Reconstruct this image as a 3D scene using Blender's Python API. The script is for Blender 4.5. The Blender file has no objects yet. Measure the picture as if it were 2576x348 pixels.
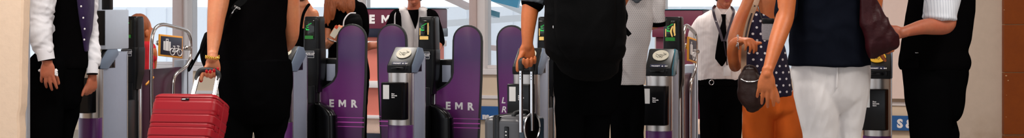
import bpy, bmesh, math, random
from mathutils import Vector, Matrix, noise
random.seed(5)
V = Vector
S = bpy.context.scene
COL = S.collection
PI = math.pi
# ------------------------------------------------------------------ frame of reference
F, CX, YH, H = 3600.0, 1288.0, 30.0, 1.33     # focal length in px, image centre, horizon row, eye height
TH = math.atan(.28); CT, ST = math.cos(TH), math.sin(TH)
N0 = 9.0 * CT                                   # the gate line, measured along the hall's own axis
def P(px, py, d): return V(((px-CX)*d/F, d, H-(py-YH)*d/F))
def hallu(px, N):
    k = (px-CX)/F; t = N/(k*ST+CT)
    return t*(k*CT-ST), t
def hall(px, py, N):
    u, t = hallu(px, N); return u, H-(py-YH)*t/F
def hallw(u, N): return V((u*CT+N*ST, -u*ST+N*CT, 0))
def side(px, py, U):
    k = (px-CX)/F; t = U/(k*CT-ST)
    return t*(k*ST+CT)-N0, H-(py-YH)*t/F

# ------------------------------------------------------------------ materials
def lin(c):
    return tuple(((x/255)/12.92 if x/255 <= .04045 else ((x/255+.055)/1.055)**2.4) for x in c)
class NT:
    def __init__(s, name):
        s.m = bpy.data.materials.new(name); s.m.use_nodes = True
        s.t = s.m.node_tree; s.n = s.t.nodes; s.b = s.n['Principled BSDF']
    def node(s, typ, **kw):
        n = s.n.new(typ)
        for k, v in kw.items(): setattr(n, k, v)
        return n
    def link(s, a, b): s.t.links.new(a, b)
    def math(s, op, a, b=None, c=None):
        n = s.node('ShaderNodeMath', operation=op)
        for i, x in enumerate((a, b, c)):
            if x is None: continue
            if isinstance(x, (int, float)): n.inputs[i].default_value = x
            else: s.link(x, n.inputs[i])
        return n.outputs[0]
    def coords(s):
        tc = s.node('ShaderNodeTexCoord'); sp = s.node('ShaderNodeSeparateXYZ')
        s.link(tc.outputs['Object'], sp.inputs[0]); return tc.outputs['Object'], sp.outputs
    def mix(s, fac, a, b):
        n = s.node('ShaderNodeMix', data_type='RGBA')
        if isinstance(fac, (int, float)): n.inputs[0].default_value = fac
        else: s.link(fac, n.inputs[0])
        for i, x in ((6, a), (7, b)):
            if isinstance(x, tuple): n.inputs[i].default_value = (*x[:3], 1)
            else: s.link(x, n.inputs[i])
        return n.outputs[2]
    def noise(s, scale, detail=3, vec=None, stretch=None):
        tx = s.node('ShaderNodeTexNoise'); tx.inputs['Scale'].default_value = scale; tx.inputs['Detail'].default_value = detail
        if vec is None: vec = s.coords()[0]
        if stretch:
            mp = s.node('ShaderNodeMapping'); mp.inputs['Scale'].default_value = stretch
            s.link(vec, mp.inputs[0]); vec = mp.outputs[0]
        s.link(vec, tx.inputs['Vector']); return tx.outputs['Fac']
    def bump(s, h, strength=.3, dist=.01):
        b = s.node('ShaderNodeBump'); b.inputs['Strength'].default_value = strength; b.inputs['Distance'].default_value = dist
        s.link(h, b.inputs['Height']); s.link(b.outputs[0], s.b.inputs['Normal'])
    def base(s, c):
        if isinstance(c, tuple): s.b.inputs['Base Color'].default_value = (*c[:3], 1)
        else: s.link(c, s.b.inputs['Base Color'])
def mat(name, c, rough=.5, metal=0, var=.12, nscale=30, bump=0, bscale=60, stretch=None, spec=.5, emit=None, est=0, coat=0, dist=.004):
    t = NT(name); a = lin(c)
    if var:
        nz = t.noise(nscale, 4, stretch=stretch)
        t.base(t.mix(nz, tuple(x*(1-var) for x in a), tuple(min(1, x*(1+var)) for x in a)))
    else: t.base(a)
    t.b.inputs['Roughness'].default_value = rough; t.b.inputs['Metallic'].default_value = metal
    t.b.inputs['Specular IOR Level'].default_value = spec
    t.b.inputs['Coat Weight'].default_value = coat
    if bump: t.bump(t.noise(bscale, 4, stretch=stretch), bump, dist)
    if emit:
        t.b.inputs['Emission Color'].default_value = (*lin(emit), 1); t.b.inputs['Emission Strength'].default_value = est
    return t.m
def skinmat(name, c, r=.5):
    t = NT(name); a = lin(c)
    nz = t.noise(55, 5); nz2 = t.noise(9, 2)
    c1 = t.mix(nz, tuple(x*.82 for x in a), tuple(min(1, x*1.12) for x in a))
    red = (a[0]*.95, a[1]*.62, a[2]*.55)
    mr = t.node('ShaderNodeMapRange'); t.link(nz2, mr.inputs[0]); mr.inputs[1].default_value = .48; mr.inputs[2].default_value = .75; mr.inputs[4].default_value = .55
    t.base(t.mix(mr.outputs[0], c1, red))
    t.b.inputs['Roughness'].default_value = r
    t.b.inputs['Subsurface Weight'].default_value = .08; t.b.inputs['Subsurface Radius'].default_value = (.01, .004, .002)
    t.bump(t.noise(140, 4), .25, .002)
    return t.m
def fabric(name, c, rough=.85, bump=.25, var=.12, weave=900, fold=True, spec=.2):
    t = NT(name); a = lin(c)
    t.base(t.mix(t.noise(14, 4), tuple(x*(1-var) for x in a), tuple(min(1, x*(1+var)) for x in a)))
    t.b.inputs['Roughness'].default_value = rough; t.b.inputs['Specular IOR Level'].default_value = spec
    h = t.noise(9, 5, stretch=(1.0, 1.0, .55)); h2 = t.noise(weave, 1)
    t.bump(t.math('ADD', h, t.math('MULTIPLY', h2, .06)), bump, .03)
    return t
def dots(t, sx, sz, r, a, b, off=0):
    """hexagonal dots printed on cloth; a = ground colour, b = dot colour"""
    _, o = t.coords()
    z = t.math('ADD', t.math('MULTIPLY', o[2], sz), 100.0 + off); row = t.math('FLOOR', z)
    x = t.math('ADD', t.math('ADD', t.math('MULTIPLY', o[0], sx), 100.0), t.math('MULTIPLY', t.math('MODULO', row, 2.0), .5))
    fx = t.math('SUBTRACT', t.math('FRACT', x), .5); fz = t.math('MULTIPLY', t.math('SUBTRACT', t.math('FRACT', z), .5), sx/sz)
    d = t.math('SQRT', t.math('ADD', t.math('MULTIPLY', fx, fx), t.math('MULTIPLY', fz, fz)))
    t.base(t.mix(t.math('LESS_THAN', d, r), a, b))
def stripes(t, s, w, a, b, ax=0):
    _, o = t.coords()
    f = t.math('FRACT', t.math('ADD', t.math('MULTIPLY', o[ax], s), 100.0))
    t.base(t.mix(t.math('LESS_THAN', f, w), a, b))
M = {}
M['skin_a'] = skinmat('skin_warm', (200, 126, 86))
M['skin_tan'] = skinmat('skin_tanned', (190, 104, 54))
M['skin_red'] = skinmat('skin_ruddy', (182, 104, 74))
M['black'] = fabric('black_cloth', (9, 8, 9), .95, .3, .15, spec=.0).m
M['black_b'] = fabric('black_trouser_cloth', (8, 8, 9), .95, .35, .15, spec=.0).m
M['navy'] = fabric('navy_jersey', (14, 17, 26), .9, .35, .15, spec=.03).m
M['purple_vest'] = fabric('purple_waistcoat_cloth', (50, 34, 72), .6, .3, spec=.2).m
M['white_shirt'] = fabric('white_shirt_cotton', (236, 236, 242), .8, .5, .03).m
M['white_jeans'] = fabric('white_trouser_cotton', (222, 218, 218), .85, .3, .05).m
M['orange_trs'] = fabric('orange_trouser_cotton', (226, 104, 34), .85, .45, .08).m
M['red_cloth'] = fabric('red_cloth', (200, 40, 50), .85).m
M['grey_vest'] = fabric('pale_grey_waistcoat_cloth', (205, 200, 200), .85).m
t = fabric('striped_shirt_cotton', (220, 225, 232), .8, .35); stripes(t, 62, .1, lin((222, 226, 234)), lin((222, 226, 234)))
t.n.remove([x for x in t.n if x.type == 'MIX'][-1]); stripes(t, 75, .16, lin((226, 230, 238)), lin((182, 189, 202))); M['stripe_shirt'] = t.m
t = fabric('pink_white_striped_cotton', (225, 215, 215), .8, .35); stripes(t, 90, .25, lin((228, 218, 216)), lin((214, 202, 201))); M['tie_shirt'] = t.m
t = fabric('white_dotted_cotton', (225, 220, 222), .8, .5); dots(t, 85, 98, .22, lin((230, 224, 224)), lin((192, 186, 188))); M['dot_shirt'] = t.m
t = fabric('polka_dot_jersey', (30, 26, 40), .8, .4); dots(t, 21, 24, .16, lin((40, 34, 56)), lin((235, 230, 232))); M['polka'] = t.m
M['grey_sleeve'] = fabric('slate_shirt_cotton', (84, 90, 98), .85).m
M['hair_dark'] = mat('dark_hair', (40, 26, 20), .55, var=.4, nscale=25, bump=.6, bscale=120, stretch=(6, 6, .4))
M['hair_auburn'] = mat('auburn_hair', (150, 78, 36), .5, var=.55, nscale=30, bump=.8, bscale=90, stretch=(6, 6, .35))
M['hair_grey'] = mat('grey_hair', (120, 112, 105), .6, var=.3, nscale=40, bump=.5, bscale=120)
M['lips'] = mat('lips', (170, 80, 75), .45); M['eye'] = mat('eye_white', (235, 230, 225), .2, var=0); M['iris'] = mat('dark_iris', (50, 35, 25), .2, var=0)
M['shoe'] = mat('black_shoe_leather', (20, 18, 18), .4, bump=.1); M['tan_shoe'] = mat('tan_shoe_leather', (120, 85, 60), .5, bump=.1)
M['nail'] = mat('red_nail_varnish', (190, 14, 26), .2, var=0)
M['gold'] = mat('gold_metal', (230, 180, 80), .25, 1, var=.1); M['silver'] = mat('silver_metal', (215, 215, 218), .22, 1, var=.05)
M['steel'] = mat('brushed_steel', (196, 190, 186), .3, 1, var=.1, nscale=8, stretch=(60, 60, .6), bump=.05, bscale=20)
M['tube'] = mat('polished_steel_tube', (206, 202, 200), .18, 1, var=.05)
M['blk_plastic'] = mat('black_gate_plastic', (14, 15, 17), .34, var=.1, bump=.04, bscale=300, spec=.25)
M['blk_gloss'] = mat('gloss_black_plastic', (8, 8, 10), .2, var=0, spec=.3)
M['rubber'] = mat('black_rubber_edge', (20, 22, 25), .55, var=.1)
M['slate'] = mat('slate_blue_paint', (112, 128, 150), .4, var=.05, bump=.04, bscale=200)
M['cab_grey'] = mat('grey_blue_cabinet_paint', (150, 158, 178), .42, var=.05, bump=.05, bscale=150)
M['cab_light'] = mat('pale_grey_cabinet_paint', (182, 192, 208), .4, var=.04)
M['teal_trim_reflection'] = mat('teal_trim_and_reflection', (60, 130, 150), .2, var=.1)
M['skirt'] = mat('aubergine_vinyl', (84, 32, 96), .3, var=.08)
M['deep'] = mat('deep_maroon_panel', (62, 16, 44), .4, var=.1)
M['cream'] = mat('cream_reader_pad', (222, 216, 196), .4, var=.04); M['ink'] = mat('dark_ink', (60, 58, 50), .6, var=0)
M['yellow'] = mat('yellow_reader_pad', (235, 180, 30), .4, var=.04)
M['strip'] = mat('navy_ticket_strip', (18, 26, 64), .35, var=0); M['white'] = mat('white_print', (236, 234, 236), .5, var=0)
M['plate'] = mat('dark_label_plate', (28, 32, 46), .35, var=0)
M['sticker'] = mat('white_sticker', (224, 224, 224), .5, var=.02)
M['magenta'] = mat('magenta_print', (196, 84, 186), .4, var=0)
M['screen'] = mat('dark_display_glass', (10, 12, 12), .08, var=0, emit=(60, 70, 40), est=.06)
M['green'] = mat('green_display_light', (20, 160, 70), .4, var=0, emit=(40, 230, 90), est=.75)
M['dgreen'] = mat('dim_green_display_light', (20, 90, 30), .4, var=.3, emit=(30, 130, 30), est=.35)
M['amber'] = mat('amber_display_and_reflection', (190, 150, 80), .4, var=.3, emit=(230, 190, 110), est=.6)
M['sign_yel'] = mat('amber_sign_border', (238, 160, 40), .4, var=.03); M['sign_navy'] = mat('navy_sign_face', (18, 24, 48), .35, var=0)
M['red_shell'] = mat('red_suitcase_shell', (150, 5, 24), .42, spec=.35, var=.06, nscale=60, bump=.12, bscale=420, coat=.05, dist=.002)
M['grey_shell'] = mat('gunmetal_suitcase_shell', (74, 74, 78), .32, var=.06, bump=.05, bscale=300, coat=.1)
M['blue_shell'] = mat('slate_suitcase_back', (48, 62, 76), .35, var=.06)
M['leather_m'] = mat('maroon_leather', (44, 7, 13), .5, spec=.2, var=.25, nscale=18, bump=.35, bscale=40, dist=.01)
M['leather_b'] = mat('dark_brown_leather', (44, 24, 20), .45, spec=.3, var=.3, nscale=18, bump=.4, bscale=30, dist=.01)
M['strap_t'] = mat('taupe_strap', (150, 116, 90), .6, var=.1)
M['pack'] = fabric('black_backpack_nylon', (9, 9, 10), .8, .3, .2, weave=500, spec=.05).m
M['maroon'] = mat('maroon_kiosk_paint', (98, 26, 54), .5, var=.05); M['salmon'] = mat('salmon_kiosk_panel', (224, 128, 112), .6, var=.12, nscale=4)
M['frame_w'] = mat('white_window_frame', (232, 228, 230), .5, var=.02); M['frame_p'] = mat('pinkish_steel_post', (205, 185, 182), .5, var=.04)
M['blue_sign'] = mat('blue_sign_face', (28, 92, 160), .45, var=.02); M['dado'] = mat('beige_dado_paint', (226, 206, 182), .7, var=.06, nscale=5)
M['lace'] = mat('grey_lace', (150, 145, 150), .8, var=.5, nscale=160)
M['canopy'] = mat('white_canopy_steel', (225, 228, 232), .5, var=.03); M['canopy_b'] = mat('blue_canopy_glazing', (70, 150, 185), .3, var=.05)
M['lamp'] = mat('fill_lamp_diffuser', (250, 245, 235), .5, var=0, emit=(255, 244, 230), est=3.0)
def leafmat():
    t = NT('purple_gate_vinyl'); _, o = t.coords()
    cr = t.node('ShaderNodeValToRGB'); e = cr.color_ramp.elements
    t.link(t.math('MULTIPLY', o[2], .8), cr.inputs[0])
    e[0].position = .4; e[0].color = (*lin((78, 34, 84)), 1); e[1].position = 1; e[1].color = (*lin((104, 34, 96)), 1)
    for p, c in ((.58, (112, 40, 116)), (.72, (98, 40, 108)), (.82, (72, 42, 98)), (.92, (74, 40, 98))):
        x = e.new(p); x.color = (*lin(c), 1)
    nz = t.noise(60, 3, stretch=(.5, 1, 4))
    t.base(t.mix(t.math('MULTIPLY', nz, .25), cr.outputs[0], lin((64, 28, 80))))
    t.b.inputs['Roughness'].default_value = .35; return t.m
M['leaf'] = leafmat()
def plaster(name, c, stain, low):
    t = NT(name); _, o = t.coords(); a = lin(c)
    n1 = t.noise(3.2, 6); n2 = t.noise(22, 5)
    mr = t.node('ShaderNodeMapRange'); t.link(n1, mr.inputs[0]); mr.inputs[1].default_value = .5; mr.inputs[2].default_value = .72
    mz = t.node('ShaderNodeMapRange'); t.link(o[2], mz.inputs[0]); mz.inputs[1].default_value = low; mz.inputs[2].default_value = low-.2
    f = t.math('MULTIPLY', t.math('MULTIPLY', mr.outputs[0], .9), mz.outputs[0])
    c1 = t.mix(n2, tuple(x*.93 for x in a), tuple(min(1, x*1.05) for x in a))
    t.base(t.mix(f, c1, lin(stain))); t.b.inputs['Roughness'].default_value = .75
    t.bump(t.noise(35, 6), .2, .01); return t.m
M['plaster'] = plaster('cream_wall_plaster', (208, 186, 168), (150, 116, 78), .72)
M['plaster_l'] = plaster('peach_wall_plaster', (232, 204, 178), (214, 186, 160), .5)
def tiles():
    t = NT('glazed_brown_tile'); n1 = t.noise(7, 5); n2 = t.noise(60, 4)
    a = t.mix(n1, lin((124, 54, 4)), lin((150, 72, 6))); t.base(t.mix(t.math('MULTIPLY', n2, .4), a, lin((112, 46, 4))))
    t.b.inputs['Roughness'].default_value = .4; t.b.inputs['Specular IOR Level'].default_value = .25; t.bump(n2, .15, .004); return t.m
M['tile'] = tiles(); M['grout'] = mat('pale_grout', (190, 150, 110), .8)
M['floor'] = mat('grey_terrazzo_floor', (150, 145, 140), .35, var=.2, nscale=90); M['ceil'] = mat('white_ceiling', (225, 222, 218), .8, var=.02)
M['paving'] = mat('pale_platform_paving', (200, 198, 195), .8, var=.1, nscale=3)
def glass():
    m = bpy.data.materials.new('window_glass'); m.use_nodes = True; t = m.node_tree; t.nodes.clear()
    o = t.nodes.new('ShaderNodeOutputMaterial'); mx = t.nodes.new('ShaderNodeMixShader'); tr = t.nodes.new('ShaderNodeBsdfTransparent')
    gl = t.nodes.new('ShaderNodeBsdfGlossy'); lw = t.nodes.new('ShaderNodeLayerWeight'); gl.inputs['Roughness'].default_value = .02
    tr.inputs[0].default_value = (.965, .98, .985, 1); lw.inputs[0].default_value = .12
    t.links.new(lw.outputs['Fresnel'], mx.inputs[0]); t.links.new(tr.outputs[0], mx.inputs[1]); t.links.new(gl.outputs[0], mx.inputs[2]); t.links.new(mx.outputs[0], o.inputs[0])
    return m
M['glass'] = glass()

# ------------------------------------------------------------------ mesh building
def cat(a, b, c, d, t):
    return .5*((2*b) + (c-a)*t + (2*a-5*b+4*c-d)*t*t + (3*b-a-3*c+d)*t*t*t)
def interp(seq, sub):
    out = []; n = len(seq)
    for i in range(n-1):
        p0, p1, p2, p3 = seq[max(0, i-1)], seq[i], seq[i+1], seq[min(n-1, i+2)]
        for k in range(sub):
            t = k/sub; out.append(tuple(cat(a, b, c, d, t) for a, b, c, d in zip(p0, p1, p2, p3)))
    out.append(seq[-1]); return out
class MB:
    def __init__(s): s.v = []; s.f = []
    def add(s, vs, fs):
        o = len(s.v); s.v += [V(v) for v in vs]; s.f += [tuple(i+o for i in f) for f in fs]; return s
    def rings(s, rs, n, caps=True):
        vs = [p for r in rs for p in r]; fs = []
        for i in range(len(rs)-1):
            for j in range(n):
                k = (j+1) % n; fs.append((i*n+j, i*n+k, (i+1)*n+k, (i+1)*n+j))
        if caps:
            for i in (0, len(rs)-1):
                c = sum((V(p) for p in rs[i]), V())/n; vs.append(c); ci = len(vs)-1
                for j in range(n):
                    k = (j+1) % n; fs.append((ci, i*n+k, i*n+j) if i == 0 else (ci, i*n+j, i*n+k))
        return s.add(vs, fs)
    def loft(s, R, n=28, sub=4, ex=2.0, rnd=False):
        """R: list of (centre, u half-axis, v half-axis)"""
        R = [(V(c), V(u), V(v)) for c, u, v in R]
        if sub > 1: R = interp(R, sub)
        if rnd:
            def capr(a, b):
                dv = (a[0]-b[0]).normalized(); h = min(a[1].length, a[2].length)
                return [(a[0]+dv*h*math.sin(x)*.8, a[1]*math.cos(x), a[2]*math.cos(x)) for x in (.5, .95, 1.35)]
            R = capr(R[0], R[1])[::-1] + R + capr(R[-1], R[-2])
        rs = []
        for c, u, v in R:
            ring = []
            for j in range(n):
                a = 2*PI*j/n; ca, sa = math.cos(a), math.sin(a)
                ring.append(c + u*math.copysign(abs(ca)**(2/ex), ca) + v*math.copysign(abs(sa)**(2/ex), sa))
            rs.append(ring)
        return s.rings(rs, n)
    def tube(s, pts, rad, n=14, sub=4, cap=True, closed=False):
        pts = [V(p) for p in pts]
        if isinstance(rad, (int, float)): rad = [rad]*len(pts)
        seq = interp([(p, r) for p, r in zip(pts, rad)], sub) if sub > 1 else list(zip(pts, rad))
        ps = [q[0] for q in seq]; rr = [q[1] for q in seq]; m = len(ps); rs = []; nrm = None
        for i in range(m):
            if closed: tg = ps[(i+1) % m]-ps[i-1]
            else: tg = ps[min(m-1, i+1)]-ps[max(0, i-1)]
            tg.normalize()
            if nrm is None:
                nrm = tg.cross(V((0, 0, 1)) if abs(tg.z) < .9 else V((1, 0, 0))).normalized()
            nrm = (nrm-tg*nrm.dot(tg)).normalized(); bi = tg.cross(nrm)
            mk = lambda c, r: [c+(nrm*math.cos(2*PI*j/n)+bi*math.sin(2*PI*j/n))*r for j in range(n)]
            if cap and i == 0: rs += [mk(ps[0]-tg*rr[0]*math.sin(x), rr[0]*math.cos(x)) for x in (1.35, .9, .45)]
            rs.append(mk(ps[i], rr[i]))
            if cap and i == m-1: rs += [mk(ps[i]+tg*rr[i]*math.sin(x), rr[i]*math.cos(x)) for x in (.45, .9, 1.35)]
        if closed:
            rs.append(rs[0]); return s.rings(rs, n, False)
        return s.rings(rs, n)
    def ell(s, c, r, n=20, m=12, rot=None):
        rs = []; c = V(c)
        for i in range(1, m):
            a = -PI/2+PI*i/m
            ring = [V((r[0]*math.cos(a)*math.cos(2*PI*j/n), r[1]*math.cos(a)*math.sin(2*PI*j/n), r[2]*math.sin(a))) for j in range(n)]
            rs.append([c+(rot @ p if rot else p) for p in ring])
        return s.rings(rs, n)
    def box(s, a, b, bev=0, seg=2):
        bm = bmesh.new(); bmesh.ops.create_cube(bm, size=1)
        a, b = V(a), V(b); c = (a+b)/2; d = b-a
        for v in bm.verts: v.co = V((c.x+v.co.x*d.x, c.y+v.co.y*d.y, c.z+v.co.z*d.z))
        return s._bm(bm, bev, seg)
    def _bm(s, bm, bev, seg):
        if bev: bmesh.ops.bevel(bm, geom=list(bm.edges), offset=bev, segments=seg, profile=.5, affect='EDGES', clamp_overlap=True)
        bm.verts.index_update(); s.add([v.co.copy() for v in bm.verts], [[v.index for v in f.verts] for f in bm.faces]); bm.free(); return s
    def prism(s, poly, h0, h1, ax='y', bev=0, seg=2):
        """poly of (a, b): ax 'y' -> x,z extruded along y; 'x' -> y,z along x; 'z' -> x,y along z"""
        f = {'y': lambda a, b, h: (a, h, b), 'x': lambda a, b, h: (h, a, b), 'z': lambda a, b, h: (a, b, h)}[ax]
        bm = bmesh.new(); lo = [bm.verts.new(f(a, b, h0)) for a, b in poly]; hi = [bm.verts.new(f(a, b, h1)) for a, b in poly]
        n = len(poly); bm.faces.new(lo); bm.faces.new(hi[::-1])
        for i in range(n): bm.faces.new((lo[i], hi[i], hi[(i+1) % n], lo[(i+1) % n]))
        if bev:
            es = [e for e in bm.edges if (e.verts[0] in lo) == (e.verts[1] in lo)]
            bmesh.ops.bevel(bm, geom=es, offset=bev, segments=seg, profile=.5, affect='EDGES', clamp_overlap=True); bev = 0
        return s._bm(bm, 0, 1)
    def move(s, mtx, start=0):
        for i in range(start, len(s.v)): s.v[i] = mtx @ s.v[i]
        return s
    def build(s, name, m, parent=None, org=(0, 0, 0), rem=0, sm=2, wr=0, wsc=(9, 9, 6), flat=False, ang=40):
        me = bpy.data.meshes.new(name); org = V(org)
        me.from_pydata([tuple(v-org) for v in s.v], [], s.f)
        bm = bmesh.new(); bm.from_mesh(me); bmesh.ops.recalc_face_normals(bm, faces=list(bm.faces)); bm.to_mesh(me); bm.free()
        o = bpy.data.objects.new(name, me); COL.objects.link(o)
        if rem:
            a = o.modifiers.new('r', 'REMESH'); a.mode = 'VOXEL'; a.voxel_size = rem
            b = o.modifiers.new('s', 'SMOOTH'); b.factor = .5; b.iterations = sm
            bpy.context.view_layer.update()
            new = bpy.data.meshes.new_from_object(o.evaluated_get(bpy.context.evaluated_depsgraph_get()))
            o.modifiers.clear(); o.data = new; bpy.data.meshes.remove(me); me = new; me.name = name
            if wr:
                me.update(); sd = V((random.random()*50, random.random()*50, random.random()*50))
                co = [v.co.copy() for v in me.vertices]; no = [v.normal.copy() for v in me.vertices]
                for v, c, nn in zip(me.vertices, co, no):
                    q = V((c.x*wsc[0], c.y*wsc[1], c.z*wsc[2]))+sd
                    q = q+noise.noise_vector(q*.6)*.6
                    r = 1-abs(noise.noise(q))*2.2
                    v.co = c+nn*wr*(r*.6+noise.noise(q*2.3)*.5)
        me.materials.clear(); me.materials.append(m)
        if not flat:
            me.shade_smooth()
            if not rem: me.set_sharp_from_angle(angle=math.radians(ang))
        if parent is not None:
            o.parent = parent
        else: o.location = org
        return o
def empty(name, loc=(0, 0, 0), rz=0):
    o = bpy.data.objects.new(name, None); COL.objects.link(o); o.location = loc; o.rotation_euler.z = rz; o.empty_display_size = .1; return o
def tag(o, label=None, cat=None, group=None, kind=None):
    for k, v in (('label', label), ('category', cat), ('group', group), ('kind', kind)):
        if v: o[k] = v
    return o
FONT = None
def text(body, h, mtx, name, m, parent, depth=.0012, bold=0, shear=0, space=1.0, align='LEFT', org=(0, 0, 0), line=1.0):
    c = bpy.data.curves.new(name, 'FONT'); c.body = body; c.size = h/.7; c.extrude = depth; c.offset = bold; c.shear = shear
    c.space_character = space; c.align_x = align; c.space_line = line; c.resolution_u = 3
    o = bpy.data.objects.new(name, c); COL.objects.link(o); bpy.context.view_layer.update()
    me = bpy.data.meshes.new_from_object(o.evaluated_get(bpy.context.evaluated_depsgraph_get()))
    bpy.data.objects.remove(o); bpy.data.curves.remove(c)
    me.transform(Matrix.Translation(-V(org)) @ mtx); me.materials.clear(); me.materials.append(m); me.name = name
    o = bpy.data.objects.new(name, me); COL.objects.link(o); o.parent = parent; return o
FRONT = Matrix(((1, 0, 0, 0), (0, 0, -1, 0), (0, 1, 0, 0), (0, 0, 0, 1)))     # text plane x,y -> x,z facing -y
def at(x, y, z, R=FRONT): return Matrix.Translation((x, y, z)) @ R

# ------------------------------------------------------------------ people
def rows(d, rs, dep=.6, mind=0):
    out = []
    for r in rs:
        py, xl, xr = r[:3]; dd = d+(r[3] if len(r) > 3 else 0); dp = r[4] if len(r) > 4 else dep
        w = (xr-xl)/2*dd/F
        out.append((P((xl+xr)/2, py, dd), V((w, 0, 0)), V((0, max(w*dp, mind), 0))))
    return out
def shrink(R, k=.86): return [(c, u*k, v*k) for c, u, v in R]
def limb(pts):
    """pts of (px, py, d, r_px) -> points, radii in metres"""
    return [P(a, b, d) for a, b, d, r in pts], [r*d/F for a, b, d, r in pts]
def hand(mb, W, D, N, side, L=.185, curl=((25, 40, 25),)*4, thumb=(.55, .75, -.35), tcurl=18, spread=.05, fat=1.0, tips=None):
    """W wrist, D direction to the knuckles, N out of the back of the hand; side +1/-1 which way the thumb lies along N x D"""
    D = V(D).normalized(); N = V(N); N = (N-D*N.dot(D)).normalized(); T = N.cross(D).normalized()*side; k = L/.185
    pr = []
    for t, w, h, off in ((-.02, .027, .021, 0), (.0, .028, .02, 0), (.026, .038, .02, .002), (.052, .042, .0175, .001), (.074, .041, .0145, 0), (.083, .036, .011, -.001)):
        pr.append((W+D*t*k+T*off*k, T*w*k, N*h*k*fat))
    mb.loft(pr, n=20, sub=3, ex=2.6, rnd=True)
    ln = (.08, .089, .083, .066); res = []
    for i in range(4):
        q = (.031, .0105, -.0105, -.031)[i]
        cu = curl[i] if i < len(curl) else curl[-1]
        p = W+D*((.079, .084, .081, .073)[i])*k+T*q*k
        dr = (D+T*(spread*(1.5-i)/1.5)).normalized(); ax = T; pts = [p-dr*.02*k, p]; a = 0
        for sgl, c in zip((.46, .3, .24), cu):
            a += math.radians(c); dd = dr*math.cos(a)-N*math.sin(a)
            p = p+dd*ln[i]*sgl*k; pts.append(p.copy())
        r0 = (.0094, .0096, .0092, .0082)[i]*k*fat
        mb.tube(pts, [r0*1.12, r0*1.1, r0*1.02, r0*.95, r0*.8], n=12, sub=3)
        res.append((p, dd, (dr*math.sin(a)+N*math.cos(a)).normalized(), r0))
    b = W+D*.04*k+T*.022*k-N*.006*k
    td = (D*thumb[0]+T*thumb[1]+N*thumb[2]).normalized()
    # the thumb bends towards the fingers
    ax = td.cross(D if abs(td.dot(D)) < .95 else -N).normalized(); pts = [b]; p = b; d2 = td
    for i, sgl in enumerate((.042, .034, .027)):
        if i: d2 = Matrix.Rotation(math.radians(tcurl), 3, ax) @ d2
        p = p+d2*sgl*k; pts.append(p.copy())
    r0 = .0112*k*fat; mb.tube(pts, [r0*1.3, r0*1.05, r0, r0*.8], n=12, sub=3)
    res.append((p, d2, N, r0))
    return res
def head(pp, c, fwd, up=(0, 0, 1), k=1.0):
    """adds a head centred at eye height c to the person's body; eyes and lips are children"""
    fwd = V(fwd).normalized(); up = V(up); up = (up-fwd*up.dot(fwd)).normalized(); sd = fwd.cross(up)
    q = lambda x, y, z: c+(sd*x+fwd*y+up*z)*k
    rot = Matrix((sd, fwd, up)).transposed(); b = pp.b
    b.ell(q(0, -.012, .03), (.076*k, .097*k, .1*k), rot=rot)
    jaw = [(-.0, .03, .069, .075), (.012, 0, .068, .08), (.016, -.045, .062, .076), (.022, -.08, .052, .066), (.03, -.105, .038, .05), (.036, -.117, .024, .032)]
    b.loft([(q(0, y, z), sd*w*k, fwd*h*k) for y, z, w, h in jaw], n=24, sub=3, rnd=True)
    b.tube([q(0, .092, .012), q(0, .104, -.014), q(0, .114, -.036)], [.008*k, .0105*k, .0135*k], n=10)
    for s in (-1, 1):
        b.ell(q(.011*s, .102, -.04), (.009*k, .011*k, .008*k), n=10, m=8, rot=rot)
        b.ell(q(.028*s, .078, .02), (.022*k, .014*k, .007*k), n=10, m=8, rot=rot)
        b.ell(q(.04*s, .066, -.03), (.02*k, .018*k, .018*k), n=12, m=8, rot=rot)
        b.ell(q(.077*s, -.008, -.018), (.01*k, .02*k, .033*k), n=12, m=8, rot=rot)
    b.ell(q(0, .09, -.058), (.026*k, .013*k, .014*k), n=12, m=8, rot=rot); b.ell(q(0, .083, -.1), (.022*k, .014*k, .016*k), n=12, m=8, rot=rot)
    for s in (-1, 1):
        e = MB(); ir = MB(); e.ell(q(.031*s, .081, .0), (.0125*k,)*3, n=14, m=10); ir.ell(q(.031*s, .0905, .0), (.0055*k, .004*k, .0055*k), n=12, m=8, rot=rot)
        pp.extra += [('eye', e, M['eye'], {}), ('iris', ir, M['iris'], {})]
    lp = MB(); lp.ell(q(0, .1025, -.0655), (.023*k, .0055*k, .0052*k), n=16, m=8, rot=rot); lp.ell(q(0, .1018, -.0745), (.019*k, .006*k, .0055*k), n=16, m=8, rot=rot)
    pp.extra += [('lips', lp, M['lips'], {})]
    return q
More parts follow.
